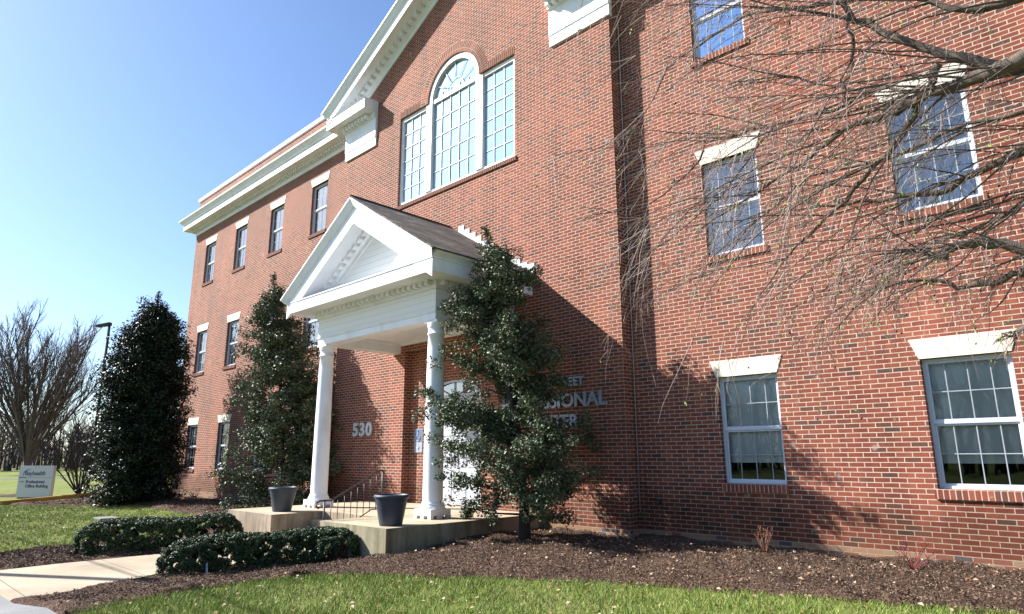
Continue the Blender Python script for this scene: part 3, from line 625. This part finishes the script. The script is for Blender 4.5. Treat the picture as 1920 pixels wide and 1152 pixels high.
# conduit in the inner corner, hose tap
b=MB(); b.tube([(.035,-.03,.42),(.035,-.03,10.98)],.011,6); P_(b.build('conduit',simple('gray_conduit',(.42,.36,.36),.6)))
b=MB(); b.tube([(.44,0,.60),(.44,-.07,.60),(.44,-.11,.585),(.44,-.12,.55)],.018,8); b.tube([(.44,-.06,.60),(.44,-.06,.65)],.008,6); b.lathe([(.0,0),(.035,0),(.035,.012),(0,.012)],(.44,-.06,.65),12)
P_(b.build('hose_tap',POT))

# stoop
stp=thing('entrance_stoop','weathered tan concrete stoop with broad cheek blocks either side of the steps','steps',(XC,-2.5,-.3))
def pc(o,par): 
    o.parent=par; o.matrix_parent_inverse=Matrix.Translation(-Vector(par.location)); return o
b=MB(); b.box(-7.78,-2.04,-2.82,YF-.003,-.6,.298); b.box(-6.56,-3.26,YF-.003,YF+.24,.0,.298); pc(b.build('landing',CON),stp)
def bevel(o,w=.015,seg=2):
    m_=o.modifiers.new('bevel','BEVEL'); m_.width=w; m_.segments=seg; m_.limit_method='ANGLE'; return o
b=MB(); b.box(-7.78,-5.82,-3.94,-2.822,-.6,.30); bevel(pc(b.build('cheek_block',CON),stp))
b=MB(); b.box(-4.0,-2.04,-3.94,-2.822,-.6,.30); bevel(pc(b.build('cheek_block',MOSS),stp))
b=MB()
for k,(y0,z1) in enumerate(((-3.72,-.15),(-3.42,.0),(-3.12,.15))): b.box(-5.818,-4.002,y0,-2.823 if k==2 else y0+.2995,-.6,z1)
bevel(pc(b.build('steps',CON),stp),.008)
# railings
def railing(x,label):
    t=thing('handrail',label,'handrail',(x,-3.3,0),None)
    P=lambda y,z:(0,y+3.3,z)
    lo,hi=(-3.84,.62),(-2.62,1.13)
    b=MB(); b.tube([P(-3.95,.50),P(-4.0,.54),P(-3.99,.60),P(-3.93,.63),P(-3.84,.63),P(-3.7,.63),P(-2.75,1.11),P(-2.62,1.13)],.017,8); b.build('top_rail',IRON,t)
    b=MB(); b.tube([P(-3.84,-.02),P(-3.72,-.02),P(-2.85,.42),P(-2.62,.42)],.011,6); b.build('bottom_rail',IRON,t)
    for y,z0,z1 in((-3.84,-.15,.63),(-2.62,.30,1.13)): b=MB(); b.tube([P(y,z0),P(y,z1)],.016,6); b.build('post',IRON,t)
    for k in range(1,9):
        y=-3.84+1.22*k/9; zt=.63+max(0,(y+3.7))*.5053; zb=-.02+max(0,min(.44,(y+3.72)*.506)); b=MB(); b.tube([P(y,zb),P(y,zt)],.0075,5); b.build('baluster',IRON,t)
railing(-4.06,'dark iron stair handrail with thin balusters beside the entrance steps')
def pot(x,y,label):
    t=thing('planter',label,'planter',(x,y,.30),'blue-gray planters on the stoop')
    b=MB(); b.lathe([(.0,0),(.175,0),(.185,.012),(.19,.03),(.255,.385),(.262,.40),(.258,.41),(.285,.43),(.292,.455),(.288,.475),(.275,.485),(.262,.48),(.255,.44),(.2,.40)],n=40); b.build('bowl',POT,t)
    b=MB(); b.lathe([(.258,.40),(.2,.405),(.0,.41)],n=24); b.build('soil',MU,t)
pot(-2.42,-3.58,'empty blue-gray planter on the mossy block nearest the camera')
pot(-6.42,-3.42,'empty blue-gray planter on the cheek block beside the left column')

# ---------------------------------------------------------------- lettering
let=thing('wall_lettering','raised metal letters QUEEN STREET PROFESSIONAL CENTER on the shaded brick bay','lettering',(-1.7,YF,2.4))
def line(txt,x0,x1,z0,h,bold,group):
    o=text_mesh(txt,'text_line',LET,let,h/.72,(0,0,0),(1,0,0),(0,0,1),.03,bold)
    xs_=[v.co.x for v in o.data.vertices]; k=(x1-x0)/(max(xs_)-min(xs_)); mn=min(xs_)
    for v in o.data.vertices: v.co.x=(v.co.x-mn)*k+x0+1.7; v.co.y-=.03; v.co.z+=z0-2.4
line('QUEEN STREET',-2.55,-.885,2.712,.165,.006,0); line('PROFESSIONAL',-3.06,-.365,2.315,.25,.010,0); line('CENTER',-2.36,-1.03,1.93,.235,.010,0)
num=thing('house_number','raised white metal numerals 530 on the brick left of the door','numerals',(-8.3,YF,2.1))
for k,ch in enumerate('530'):
    o=text_mesh(ch,'digit',simple('white_numeral',(.62,.65,.66),.35,metal=.2) if k==0 else D.materials['white_numeral'],num,.47,(-.44+k*.31,-.035,-.17),(1,0,0),(0,0,1),.035,.016,wscale=1.15)
# accessible entrance sign
t=thing('access_sign','small blue and gray wheelchair access sign on brick beside the door','sign',(-6.18,YF+.2,1.78))
b=MB(); b.box(-.155,.155,-.012,-.003,-.30,.27); b.build('plate',PLATE,t); b=MB(); b.box(-.125,.125,-.016,-.0125,-.05,.25); b.build('blue_panel',BLUE,t)
b=MB(); b.tube([(-.01+.07*math.cos(a),-.019,.04+.07*math.sin(a)) for a in [math.radians(q) for q in range(100,400,20)]],.009,5); b.tube([(-.02,-.019,.19),(-.01,-.019,.09),(.06,-.019,.09),(.085,-.019,.01)],.010,5); b.lathe([(0,0),(.018,.0),(.018,.018),(0,.018)],(-.02,-.019,.205),10)
b.tube([(-.04,-.016,-.17),(0,-.016,-.23),(.04,-.016,-.17)],.008,4); b.build('symbol',LET,t)

# ---------------------------------------------------------------- monument sign, kerb, lamp
t=thing('monument_sign','gray panel sign reading Bayhealth Professional Office Building on the far lawn','sign',(-28.1,-3.55,-.3))
t.scale=(.82,.82,.82)
sx=Vector((.78,.63,0)).normalized()
t.rotation_euler=(0,0,math.atan2(sx.y,sx.x))
b=MB(); b.box(-.95,.95,-.10,.10,.06,1.66); bevel(b.build('panel',SGN,t),.01)
b=MB(); b.box(-.90,.90,-.06,.06,-.1,.06); b.build('base',DBARK,t)
b=MB(); b.box(-.94,-.50,-.104,-.1,1.05,1.085); b.box(-.5,.94,-.102,-.1,1.06,1.07); b.build('stripe',NAVY,t)
b=MB(); n=22; c0=(-.42,1.22)
for k in range(n):
    a0,a1=[math.radians(200-150*q/n) for q in(k,k+1)]; w0,w1=[.055*math.sin(math.pi*min(1,.15+q/n*.85)) for q in(k,k+1)]
    pt=lambda a,r:(c0[0]+r*math.cos(a)*1.15,-.103,c0[1]+r*math.sin(a)); b.face([pt(a0,.26-w0),pt(a0,.26),pt(a1,.26),pt(a1,.26-w1)])
b.build('logo_arc',TEAL,t)
text_mesh('Bayhealth','sign_text',NAVY,t,.30,(-.62,-.104,1.18),(1,0,0),(0,0,1),.004,.004)
text_mesh('Professional','sign_text',NAVY,t,.215,(-.50,-.104,.78),(1,0,0),(0,0,1),.004,.005)
text_mesh('Office Building','sign_text',NAVY,t,.215,(-.50,-.104,.56),(1,0,0),(0,0,1),.004,.005)
b=MB(); b.box(-.86,-.68,-.104,-.1,.845,.865); b.face([(-.70,-.103,.81),(-.70,-.103,.90),(-.62,-.103,.855)]); b.build('arrow',NAVY,t)
b=MB(); b.sweep([(0,-.35),(.15,-.35),(.15,-.17),(.13,-.15),(0,-.15)],[(-24.3,-5.35),(-26.0,-3.6),(-27.3,-2.4),(-29.5,-.5)]); tag(b.build('kerb',YEL),'yellow painted kerb curving past the sign','kerb')
t=thing('lamp_post','dark shoebox lamp on a pole rising behind the tall evergreen','street lamp',(-36.3,.44,-.5))
b=MB(); b.tube([(0,0,0),(0,0,9.55)],[.09,.07],8); b.build('pole',DBARK,t); b=MB(); b.hexa([(-.75,-.22,9.35),(.05,-.16,9.45),(.05,.16,9.45),(-.75,.22,9.35)],[(-.70,-.18,9.47),(.05,-.12,9.62),(.05,.12,9.62),(-.70,.18,9.47)]); b.build('lamp_head',DBARK,t)
t.rotation_euler=(0,0,R_(40))
# utility pole outside the frame whose shadow lies on the walk, with one wire
t=thing('utility_pole','tall wooden utility pole standing left of the view','pole',(-11.6,-11.6,-.3))
b=MB(); b.tube([(0,0,0),(0,0,7.0)],[.13,.10],10); b.build('pole',DBARK,t); b=MB(); b.tube([(-60,-1.3,6.6),(-30,-.5,6.35),(0,.15,6.6),(10,.0,6.4),(14,-.1,6.45)],.022,5); b.build('wire',DBARK,t)

# ---------------------------------------------------------------- vegetation
def clumps_to_leaves(cl,n,size,mat,parent,name='foliage',asp=.62,tilt=.55,center=None):
    """cl: list of (x,y,z,r,weight)"""
    cl=np.array(cl); w=cl[:,4]/cl[:,4].sum(); idx=RN.choice(len(cl),n,p=w)
    dv=RN.normal(0,1,(n,3)); dv/=np.linalg.norm(dv,axis=1,keepdims=True); rr=cl[idx,3:4]*RN.uniform(.15,1,(n,1))**.6
    C=cl[idx,:3]+dv*rr*np.array([1,1,.75]); nrm=dv*.9+np.array([0,0,.7]); return quads(C,size,asp,tilt,mat,name,parent=parent,nrm=nrm)
def holly(label,base,top,prof,nbr,nleaf,leaf,mat,lat,latbias,ylim,group,seed,clr=.17,twig=True,zmin=.45,trunk_r=.085,rv=(.62,1.12)):
    """prof: [(height fraction, radius left, radius right)] along the image-left direction lat"""
    rs=random.Random(seed); t=thing('holly_tree',label,'tree',base,group); B=Vector(base); T=Vector(top)-B; H=T.z
    tr=[Vector((0,0,-.1))]; n=9
    for k in range(1,n+1):
        f=k/n; tr.append(Vector((T.x*f**1.3,T.y*f**1.3,H*f))+Vector((rs.uniform(-.05,.05),rs.uniform(-.05,.05),0)))
    b=MB(); b.tube(tr,[trunk_r*1.5]+[trunk_r*(1-.88*(k/n)) for k in range(1,n+1)],8)
    def at(f): q=f*n; i=min(n-1,int(q)); return tr[i].lerp(tr[i+1],q-i)
    def rad(f,c): # c: cos to lat direction (+1 = image left)
        for (f0,a0,b0),(f1,a1,b1) in zip(prof,prof[1:]):
            if f<=f1: u=(f-f0)/(f1-f0); L=a0+(a1-a0)*u; R=b0+(b1-b0)*u; return R+(L-R)*(c*.5+.5)
        return .1
    cl=[]; br=MB(); lat=Vector(lat).normalized(); fwd=Vector((-lat.y,lat.x))
    for k in range(nbr):
        f=zmin+(1-zmin)*0; f=(k+.5)/nbr; f=prof[0][0]+(1-prof[0][0])*f**.93
        th=rs.uniform(0,2*math.pi); c=math.cos(th); r=rad(f,c)*rs.uniform(*rv)
        dirv=lat*c+fwd*math.sin(th)*.85; p=at(f*.92); tip=p+Vector((dirv.x*r,dirv.y*r,r*rs.uniform(.05,.45)+.04*H*0))
        if B.y+tip.y>ylim: 
            s_=(ylim-B.y-p.y)/(tip.y-p.y) if tip.y!=p.y else 1; tip=p+(tip-p)*max(.15,s_)
        mid=p.lerp(tip,.5)+Vector((0,0,-.05*r)); br.tube([p,mid,tip],[.022*(1-.6*f)*(trunk_r/.085),.012*(trunk_r/.085),.005],4)
        m_=max(2,int(r/clr*1.5))
        for j in range(m_):
            u=(.30 if f<.9 else .1)+.75*(j+rs.random())/m_; q=(p.lerp(mid,u*2) if u<.5 else mid.lerp(tip,u*2-1)); q=q+Vector((rs.gauss(0,clr*.55),rs.gauss(0,clr*.55),rs.gauss(0,clr*.5)))
            if B.y+q.y>ylim: q.y=ylim-B.y
            if q.z<.12: q.z=.12
            cl.append((q.x,q.y,q.z,clr*rs.uniform(.6,1.25),rs.uniform(.5,1.2)))
            if twig and rs.random()<.5: br.tube([q,q+Vector((rs.gauss(0,.1),rs.gauss(0,.1),rs.uniform(.05,.22)))],.003,3)
    for k in range(6): q=at(.93+.07*k/5); cl.append((q.x,q.y,q.z,clr*.55,.5))
    b.build('trunk',DBARK,t); br.build('branches',DBARK,t); clumps_to_leaves(cl,nleaf,leaf,mat,t); return t
LAT=(-.72,-.69)
holly('tall loose holly tree in front of the lettered bay, leaning toward the right column',(-1.10,-1.80,-.02),(-1.75,-2.05,5.62),
 [(.07,1.35,.95),(.16,1.5,1.7),(.28,1.55,1.4),(.42,1.55,.80),(.52,1.15,1.0),(.62,1.5,.95),(.72,1.05,1.0),(.84,.60,.95),(.93,.55,.55),(1.0,.15,.15)],150,88000,.050,HOL,LAT,.3,-.42,'holly trees flanking the porch',5,.185,rv=(.42,1.18))
holly('bushy holly tree left of the portico with foliage down to the ground',(-10.6,-1.25,-.1),(-11.6,-1.5,6.75),
 [(.0,1.45,1.0),(.10,1.45,1.9),(.30,1.35,1.75),(.50,1.35,1.45),(.68,1.1,1.1),(.85,.65,.7),(1.0,.15,.18)],200,85000,.066,HOL,(-.454,-.89),.3,-.15,'holly trees flanking the porch',9,.22)
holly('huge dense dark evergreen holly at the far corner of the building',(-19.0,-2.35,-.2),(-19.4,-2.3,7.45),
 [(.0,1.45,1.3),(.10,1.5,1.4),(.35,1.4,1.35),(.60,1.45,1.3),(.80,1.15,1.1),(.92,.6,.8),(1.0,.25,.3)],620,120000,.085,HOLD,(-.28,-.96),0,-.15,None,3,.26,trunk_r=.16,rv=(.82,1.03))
def hedge(label,pts,w,h,seed,n):
    rs=random.Random(seed); t=thing('hedge',label,'hedge',(pts[0][0],pts[0][1],gz(*pts[0])),'clipped hedges along the entrance walk'); O=Vector(t.location); cl=[]; br=MB()
    L=[Vector(p) for p in pts]; tot=sum((b-a).length for a,b in zip(L,L[1:])); m_=int(tot/.05)
    for k in range(m_):
        s_=tot*(k+.5)/m_; i=0
        while s_>(L[i+1]-L[i]).length and i<len(L)-2: s_-=(L[i+1]-L[i]).length; i+=1
        p=L[i].lerp(L[i+1],s_/(L[i+1]-L[i]).length); dv=(L[i+1]-L[i]).normalized(); nv=Vector((-dv.y,dv.x)); e=min(1,(k+1.5)/7,(m_-k+.5)/7); e=math.sqrt(max(.12,e*(2-e)))
        for j in range(14):
            a=rs.uniform(0,1); ww=w*.5*e*(1+.06*math.sin(k*.37+seed)); hh=h*e*(1+.04*math.sin(k*.23+seed*2))
            if rs.random()<.36: u=rs.uniform(-1,1)*ww; z=hh*(1-.18*abs(u/ww)**3)
            else: sgn=rs.choice((-1,1)); z=hh*rs.uniform(.06,.98); u=sgn*ww*(1-.15*(z/hh)**4)
            q=p+nv*u; cl.append((q.x-O.x,q.y-O.y,gz(p.x,p.y)-O.z+z,.06,rs.uniform(.6,1.2)*(1 if z>.25*hh else .8)))
        if k%3==0:
            q=p; z0=gz(p.x,p.y)-O.z
            for j in range(3): u=rs.uniform(-.7,.7)*w*.5; br.tube([(q.x-O.x+u*.3*nv.x,q.y-O.y+u*.3*nv.y,z0-.02),(q.x-O.x+u*nv.x,q.y-O.y+u*nv.y,z0+h*.8)],.006,4)
    br.build('stems',DBARK,t); clumps_to_leaves(cl,n,.030,HED,t,tilt=.5); return t
hedge('clipped dark green hedge on the near side of the walk, ending at the mossy block',[(-3.75,-6.55),(-3.72,-5.6),(-3.62,-4.7),(-3.35,-4.05),(-2.75,-4.28)],.66,.50,2,120000)
hedge('clipped dark green hedge on the far side of the walk',[(-7.45,-6.75),(-7.2,-6.2),(-6.95,-5.2),(-6.80,-4.12)],.80,.55,5,110000)
# red and orange stemmed little shrubs
def stems(label,x,y,h,spr,n,mat,seed,grp='bare coloured-stem shrubs along the walls'):
    rs=random.Random(seed); t=thing('stem_shrub',label,'shrub',(x,y,gz(x,y)+.03),grp); 
    for k in range(n):
        a=rs.uniform(0,2*math.pi); s_=rs.uniform(.3,1)*spr; hh=h*rs.uniform(.55,1); b=MB(); p=[(0,0,-.03),(math.cos(a)*s_*.35,math.sin(a)*s_*.35,hh*.4),(math.cos(a)*s_,math.sin(a)*s_,hh)]; b.tube(p,[.006,.005,.003],5)
        for j in range(3): u=rs.uniform(.3,.95); q=Vector(p[1]).lerp(Vector(p[2]),u); b.tube([q,q+Vector((rs.gauss(0,.05),rs.gauss(0,.05),rs.uniform(.04,.12)))],.003,4)
        b.build('stem',mat,t)
stems('small orange-stemmed bare shrub under the first ground-floor window',2.58,-.83,.34,.16,9,ORST,1)
stems('spindly crimson-stemmed bare shrub between the two nearest windows',4.38,-.76,.32,.34,8,RDST,2)
stems('orange-stemmed bare shrub at the far wing below the windows',-16.6,-1.3,.5,.22,9,ORST,3)
b=MB(); b.hexa([(0,0,0),(.05,.0,0),(.05,.012,0),(0,.012,0)],[(-.03,0,.13),(.0,0,.16),(0,.01,.16),(-.03,.01,.13)]); o=b.build('plant_marker',simple('white_plastic',(.55,.62,.7),.5)); o.location=(-3.36,-6.1,gz(-3.36,-6.1)+.05); tag(o,'small white plastic marker at the foot of the near hedge','marker')
b=MB(); b.box(-.35,.35,-.25,.25,0,.05); o=bevel(b.build('utility_cover',SW),.01); o.location=(-14.9,-4.3,gz(-14.9,-4.3)); tag(o,'flat concrete utility cover lying in the far lawn','cover')
# bare trees on the left
def bare(name,label,loc,H,spread,n1,depth,seed,mat,group=None,cat='tree',trunk=.22,th=1.6,multi=False,thick=1.,parts=True):
    rs=random.Random(seed); t=thing(name,label,cat,loc,group); tk=MB(); tw=MB()
    tk.tube([(0,0,-.2),(0,0,th*.5),(.03,.02,th)],[trunk*1.25,trunk,trunk*.9],9)
    def grow(p,d,L,r,lev):
        seg=4 if lev<2 else 3; pts=[p]; q=Vector(p); dd=Vector(d)
        for k in range(seg): dd=(dd+Vector((rs.gauss(0,.06),rs.gauss(0,.06),rs.gauss(.05,.04)+.06*max(0,1.1-d.z if hasattr(d,'z') else 0)))).normalized(); q=q+dd*(L/seg); pts.append(q.copy())
        (tk if lev==0 else tw).tube(pts,[r*(1-.72*k/seg) for k in range(seg+1)],6 if lev==0 else 3,cap=False)
        if lev>=depth: return
        m_=[10,7,5,4][min(lev,3)]
        for k in range(m_):
            u=.22+.74*(k+rs.random()*.7)/m_; i=min(seg-1,int(u*seg)); b0=pts[i].lerp(pts[i+1],u*seg-i); ax=dd.cross(Vector((rs.gauss(0,1),rs.gauss(0,1),rs.gauss(0,.4)))).normalized()
            nd=(dd*1.0+ax*rs.uniform(.3,.6)).normalized(); grow(b0,nd,L*rs.uniform(.34,.55)*(1.15-.55*u),max(.0035*thick,r*.42),lev+1)
    for k in range(n1):
        a=2*math.pi*(k+rs.random()*.6)/n1; s_=rs.uniform(.25,1)*spread; z0=th*rs.uniform(.55,1) if not multi else .05
        grow(Vector((.02,0,z0)),Vector((math.cos(a)*s_,math.sin(a)*s_,1)).normalized(),(H-z0)*rs.uniform(.78,1.0)*(1-.36*s_),trunk*rs.uniform(.28,.5),0)
    tk.build('trunk',mat,t); tw.build('branches',mat,t); return t
bare('bare_tree','large vase-shaped leafless tree behind the gray sign',(-31.0,-3.45,-.3),9.0,.80,24,3,21,BTREE,trunk=.19,th=2.0,thick=1.5)
bare('bare_shrub_tree','low multi-stemmed leafless tree right of the gray sign',(-28.2,-1.9,-.3),4.2,.75,11,2,22,DBARK,cat='small tree',trunk=.10,th=.3,multi=True,thick=2.2)
bare('bare_young_tree','small leafless tree at the left edge of the far lawn',(-36.5,-6.6,-.3),4.5,.7,6,2,29,DBARK,cat='small tree',trunk=.09,th=1.0,thick=2.5)
for nm,(x,y,rx,ry) in enumerate(((-31.0,-3.45,1.3,1.2),(-28.2,-1.9,.9,.8))):
    b=MB(); P=[(x+rx*math.cos(a),y+ry*math.sin(a)) for a in [2*math.pi*k/20 for k in range(20)]]
    for k in range(20): k2=(k+1)%20; b.face([(P[k][0],P[k][1],gz(*P[k])-.01),(P[k2][0],P[k2][1],gz(*P[k2])-.01),(x,y,gz(x,y)+.14)])
    tag(b.build('mulch_ring',MU),kind='structure')
far0=bare('far_tree','x',(0,0,0),12,.6,9,2,33,FARB,None,trunk=.2,th=2.5,thick=6)
lab=['second','third','fourth','fifth','sixth','seventh','eighth','ninth','tenth','eleventh','twelfth','thirteenth','fourteenth']
spots=[]
for k in range(13):
    a=R_(92-k*2.6+random.uniform(-.6,.6)); r=random.uniform(75,125); spots.append((CP.x-math.sin(a)*r,CP.y+math.cos(a)*r,random.uniform(.6,1.0),random.uniform(0,6)))
for k,(x,y,s_,rz) in enumerate(spots):
    if k==0: o=far0
    else:
        o=far0.copy(); COL.objects.link(o)
        for ch in list(far0.children): c=ch.copy(); COL.objects.link(c); c.parent=o
    o.location=(x,y,-.3); o.scale=(s_*1.5,s_*1.5,s_); o.rotation_euler=(0,0,rz)
    o['label']='hazy leafless tree in the distant row beyond the road, '+('first' if k==0 else lab[k-1])+' from the left'; o['category']='tree'; o['group']='distant bare trees beyond the road'
# far wood as one mass
b=MB(); rs=random.Random(4)
def wood(n,a0,a1,r0,r1,h0,h1):
    for k in range(n):
        a=R_(rs.uniform(a0,a1)); r=rs.uniform(r0,r1); x,y=CP.x-math.sin(a)*r,CP.y+math.cos(a)*r; h=rs.uniform(h0,h1); p=Vector((x,y,-.5)); l=Vector((rs.gauss(0,.12),rs.gauss(0,.12),1))
        t1=p+l*h*.3; b.tube([p,t1,p+l*h*.6,p+Vector((rs.gauss(0,1.2),rs.gauss(0,1.2),h))],[.22,.16,.08,.02],3,cap=False)
        for q in range(5):
            u=rs.uniform(.15,.7); s0=p+l*h*u; dd=Vector((rs.gauss(0,1),rs.gauss(0,1),rs.uniform(.6,1.6))).normalized()*h*rs.uniform(.2,.4); b.tube([s0,s0+dd*.5+Vector((0,0,-.1)),s0+dd+Vector((0,0,.3))],[.09,.05,.015],3,cap=False)
wood(1500,48,98,110,170,4,10); wood(500,130,235,52,80,7,13)  # second call: unseen ring behind the camera, added for the ground-floor window reflections
tag(b.build('distant_wood',FARB),'brown leafless woodland massed along the horizon, plus an unseen ring added behind the camera','woodland',kind='stuff')

# ---------------------------------------------------------------- weeping tree overhead at right
def ray(u,v,dist):
    d=(fw+r2*((u-960)/FPX)-u2*((v-576)/FPX)); return CP+d.normalized()*dist
wt=thing('weeping_tree','leafless weeping ornamental tree whose twiggy limbs overhang the right side','tree',(11.2,-5.2,-.1)); WB=Vector(wt.location)
tk=MB(); tk.tube([(0,0,-.2),(0,0,.8),(-.1,0,2.2),(-.3,-.1,3.4)],[.20,.16,.14,.11],12)
rs=random.Random(77)
# hand-placed main limbs: (point in view, distance from the lens, radius)
LIMBS=[
 [(1990,115,4.3,.030),(1860,124,4.4,.026),(1740,92,4.5,.022),(1650,60,4.6,.019),(1590,20,4.7,.015),(1560,-40,4.8,.012)],
 [(1990,120,4.9,.020),(1840,150,4.9,.016),(1740,166,4.9,.013),(1640,170,5.0,.009),(1530,158,5.1,.006),(1430,130,5.2,.004)],
 [(1990,60,4.2,.035),(1860,135,4.2,.030),(1760,170,4.3,.026),(1700,195,4.4,.022),(1640,225,4.5,.018),(1560,262,4.6,.014),(1480,320,4.7,.010),(1390,380,4.8,.007),(1300,440,4.9,.005)],
 [(1990,240,4.5,.024),(1920,285,4.6,.022),(1830,325,4.7,.018),(1760,362,4.7,.015),(1650,378,4.8,.011),(1545,386,4.8,.008),(1470,368,4.9,.006)],
 [(1990,478,3.9,.026),(1905,465,3.9,.024),(1840,452,3.9,.022),(1790,462,3.9,.018),(1755,478,3.9,.014),(1722,464,3.9,.008)],
 [(1990,455,4.1,.022),(1915,515,4.1,.018),(1860,532,4.1,.014),(1780,530,4.2,.010),(1700,530,4.2,.007),(1592,543,4.3,.005)],
 [(1760,120,4.4,.018),(1745,160,4.4,.015),(1710,225,4.4,.016),(1665,290,4.5,.014),(1620,335,4.5,.012),(1570,390,4.6,.010),(1520,440,4.7,.007),(1440,500,4.8,.005)],
 [(1990,600,3.6,.016),(1925,615,3.6,.013),(1898,628,3.6,.009)],
 [(1640,170,5.0,.010),(1560,210,5.0,.010),(1460,232,5.1,.009),(1390,252,5.2,.009),(1325,258,5.2,.008),(1312,300,5.2,.007),(1245,365,5.3,.005),(1150,400,5.4,.003),(1080,385,5.4,.002)],
 [(1700,-40,4.9,.014),(1560,5,4.9,.012),(1400,28,5.0,.009),(1345,62,5.1,.008),(1300,92,5.1,.006),(1250,130,5.2,.005),(1180,260,5.3,.003)],
 [(1990,300,4.4,.016),(1900,400,4.4,.013),(1800,440,4.5,.010),(1680,480,4.6,.007),(1560,560,4.7,.004)],
 [(1990,-30,4.6,.024),(1830,20,4.6,.018),(1700,-10,4.7,.013),(1540,-30,4.8,.010),(1380,-20,5.0,.006)],
 [(1990,190,5.3,.018),(1820,230,5.3,.013),(1660,300,5.3,.010),(1520,330,5.4,.007),(1400,430,5.4,.005),(1330,520,5.4,.003)],
 [(1590,30,4.7,.012),(1600,90,4.7,.009),(1598,140,4.7,.007),(1580,190,4.7,.005)],
 [(1450,240,5.1,.008),(1380,330,5.1,.006),(1290,420,5.2,.005),(1220,470,5.3,.003),(1120,500,5.3,.002)],
]
limbs=[]
for li,Lm in enumerate(LIMBS):
    pts=[ray(u,v,dd)-WB for u,v,dd,r in Lm]; rad=[r for *_,r in Lm]
    if Lm[0][0]>=1900: 
        s0=tk.v and Vector((-.25,-.08,2.9+.25*(li%4))); mid=(s0+pts[0])*.5+Vector((0,0,.35)); pts=[s0,mid]+pts; rad=[rad[0]*1.6,rad[0]*1.25]+rad
    # subdivide with wobble
    P=[];RR=[]
    for i in range(len(pts)-1):
        for k in range(3):
            t_=k/3; q=pts[i].lerp(pts[i+1],t_); 
            if k: q=q+Vector((rs.gauss(0,.012),rs.gauss(0,.012),rs.gauss(0,.012)))
            P.append(q); RR.append((rad[i]*(1-t_)+rad[i+1]*t_)*rs.uniform(1.05,1.3))
    P.append(pts[-1]); RR.append(rad[-1]); b=MB(); b.tube(P,RR,8); b.build('limb',BARK,wt); limbs.append((P,RR))
tk.build('trunk',BARK,wt)
tw=MB(); sb=MB(); buds=[]; berries=[]
left=-r2
def twig(p,d,L,r,lev,dst,droop):
    n=9 if lev==0 else 5 if lev==1 else 3; q=Vector(p); dd=Vector(d).normalized(); pts=[q.copy()]
    for k in range(n):
        dd=(dd+Vector((0,0,-droop))+Vector((rs.gauss(0,.10),rs.gauss(0,.10),rs.gauss(0,.10)))).normalized(); q=q+dd*(L/n); pts.append(q.copy())
    dst.tube(pts,[r*(1-.7*k/n) for k in range(n+1)],4 if lev==0 else 3,cap=False)
    if rs.random()<.06 and lev>0: buds.append(pts[-1])
    if rs.random()<.015: buds.append(pts[len(pts)//2])
    if rs.random()<.02: berries.append(pts[rs.randrange(1,len(pts))]+Vector((0,0,-.015)))
    return pts
def px(w): 
    q=w-CP; f=q.dot(fw); return q.dot(r2)/f*FPX+960,-q.dot(u2)/f*FPX+576
def dress(pl,L,dens,rmin=1):
    for j in range(int(dens)):
        a=rs.randrange(rmin,len(pl)); d2=(pl[a]-pl[a-1]).normalized()*rs.uniform(.3,1)+Vector((rs.gauss(0,.45),rs.gauss(0,.45),rs.uniform(-1.1,.35)))
        p2=twig(pl[a],d2,min(.55,L*rs.uniform(.15,.5)),rs.uniform(.0016,.0026),1,tw,rs.choice((.03,.08,.2,.45)))
        for jj in range(rs.randint(0,3)):
            a2=rs.randrange(1,len(p2)); twig(p2[a2],(p2[a2]-p2[a2-1]).normalized()+Vector((rs.gauss(0,.5),rs.gauss(0,.5),rs.uniform(-.5,.3))),rs.uniform(.04,.14),.0013,2,tw,.1)
for li,(P,RR) in enumerate(limbs):
    Lt=sum((a-b).length for a,b in zip(P,P[1:])); n=int(Lt*3.2)
    for k in range(n):
        i=rs.randrange(2 if li!=7 else 0,len(P)-1); p=P[i].lerp(P[i+1],rs.random()); w=p+WB; su,sv=px(w)
        if su>2200: continue
        d=left*rs.uniform(.5,1.1)+(P[i+1]-P[i]).normalized()*rs.uniform(.1,.7)+Vector((rs.gauss(0,.25),rs.gauss(0,.35),rs.uniform(-.35,.35)))
        L=rs.uniform(.7,1.9)*(1.0 if su>1500 else .62 if su>1300 else .35)*(1 if li not in(4,5,7) else .5)
        if sv>380: L*=.65
        if sv>540: L*=.4
        if li==7: L*=.4; d.z=abs(d.z)*.5
        p1=twig(p,d,L,rs.uniform(.0035,.0080)*(.6+.4*min(1,L)),0,sb,rs.uniform(.02,.09))
        dress(p1,L,(3+L*9)*(1 if su>1300 else .6))
    dress(P,.9 if li!=7 else .35,Lt*(5 if li!=7 else 2),3)
tag(sb.build('small_branches',BARK,wt),kind='stuff'); tag(tw.build('twigs',TWIG,wt),kind='stuff')
C=[]
for p in buds:
    for k in range(5): C.append(tuple(p+Vector((rs.gauss(0,.008),rs.gauss(0,.008),rs.gauss(0,.008)))))
tag(quads(np.array(C),.016,.5,.9,BUD,'leaf_buds',parent=wt),kind='stuff')
b=MB()
for p in berries: b.lathe([(0,-.007),(.005,-.005),(.007,0),(.005,.005),(0,.007)],tuple(p),6)
tag(b.build('berries',BERRY,wt),kind='stuff')
print('twigs',len(tw.f),'small',len(sb.f),'buds',len(buds),'berries',len(berries))
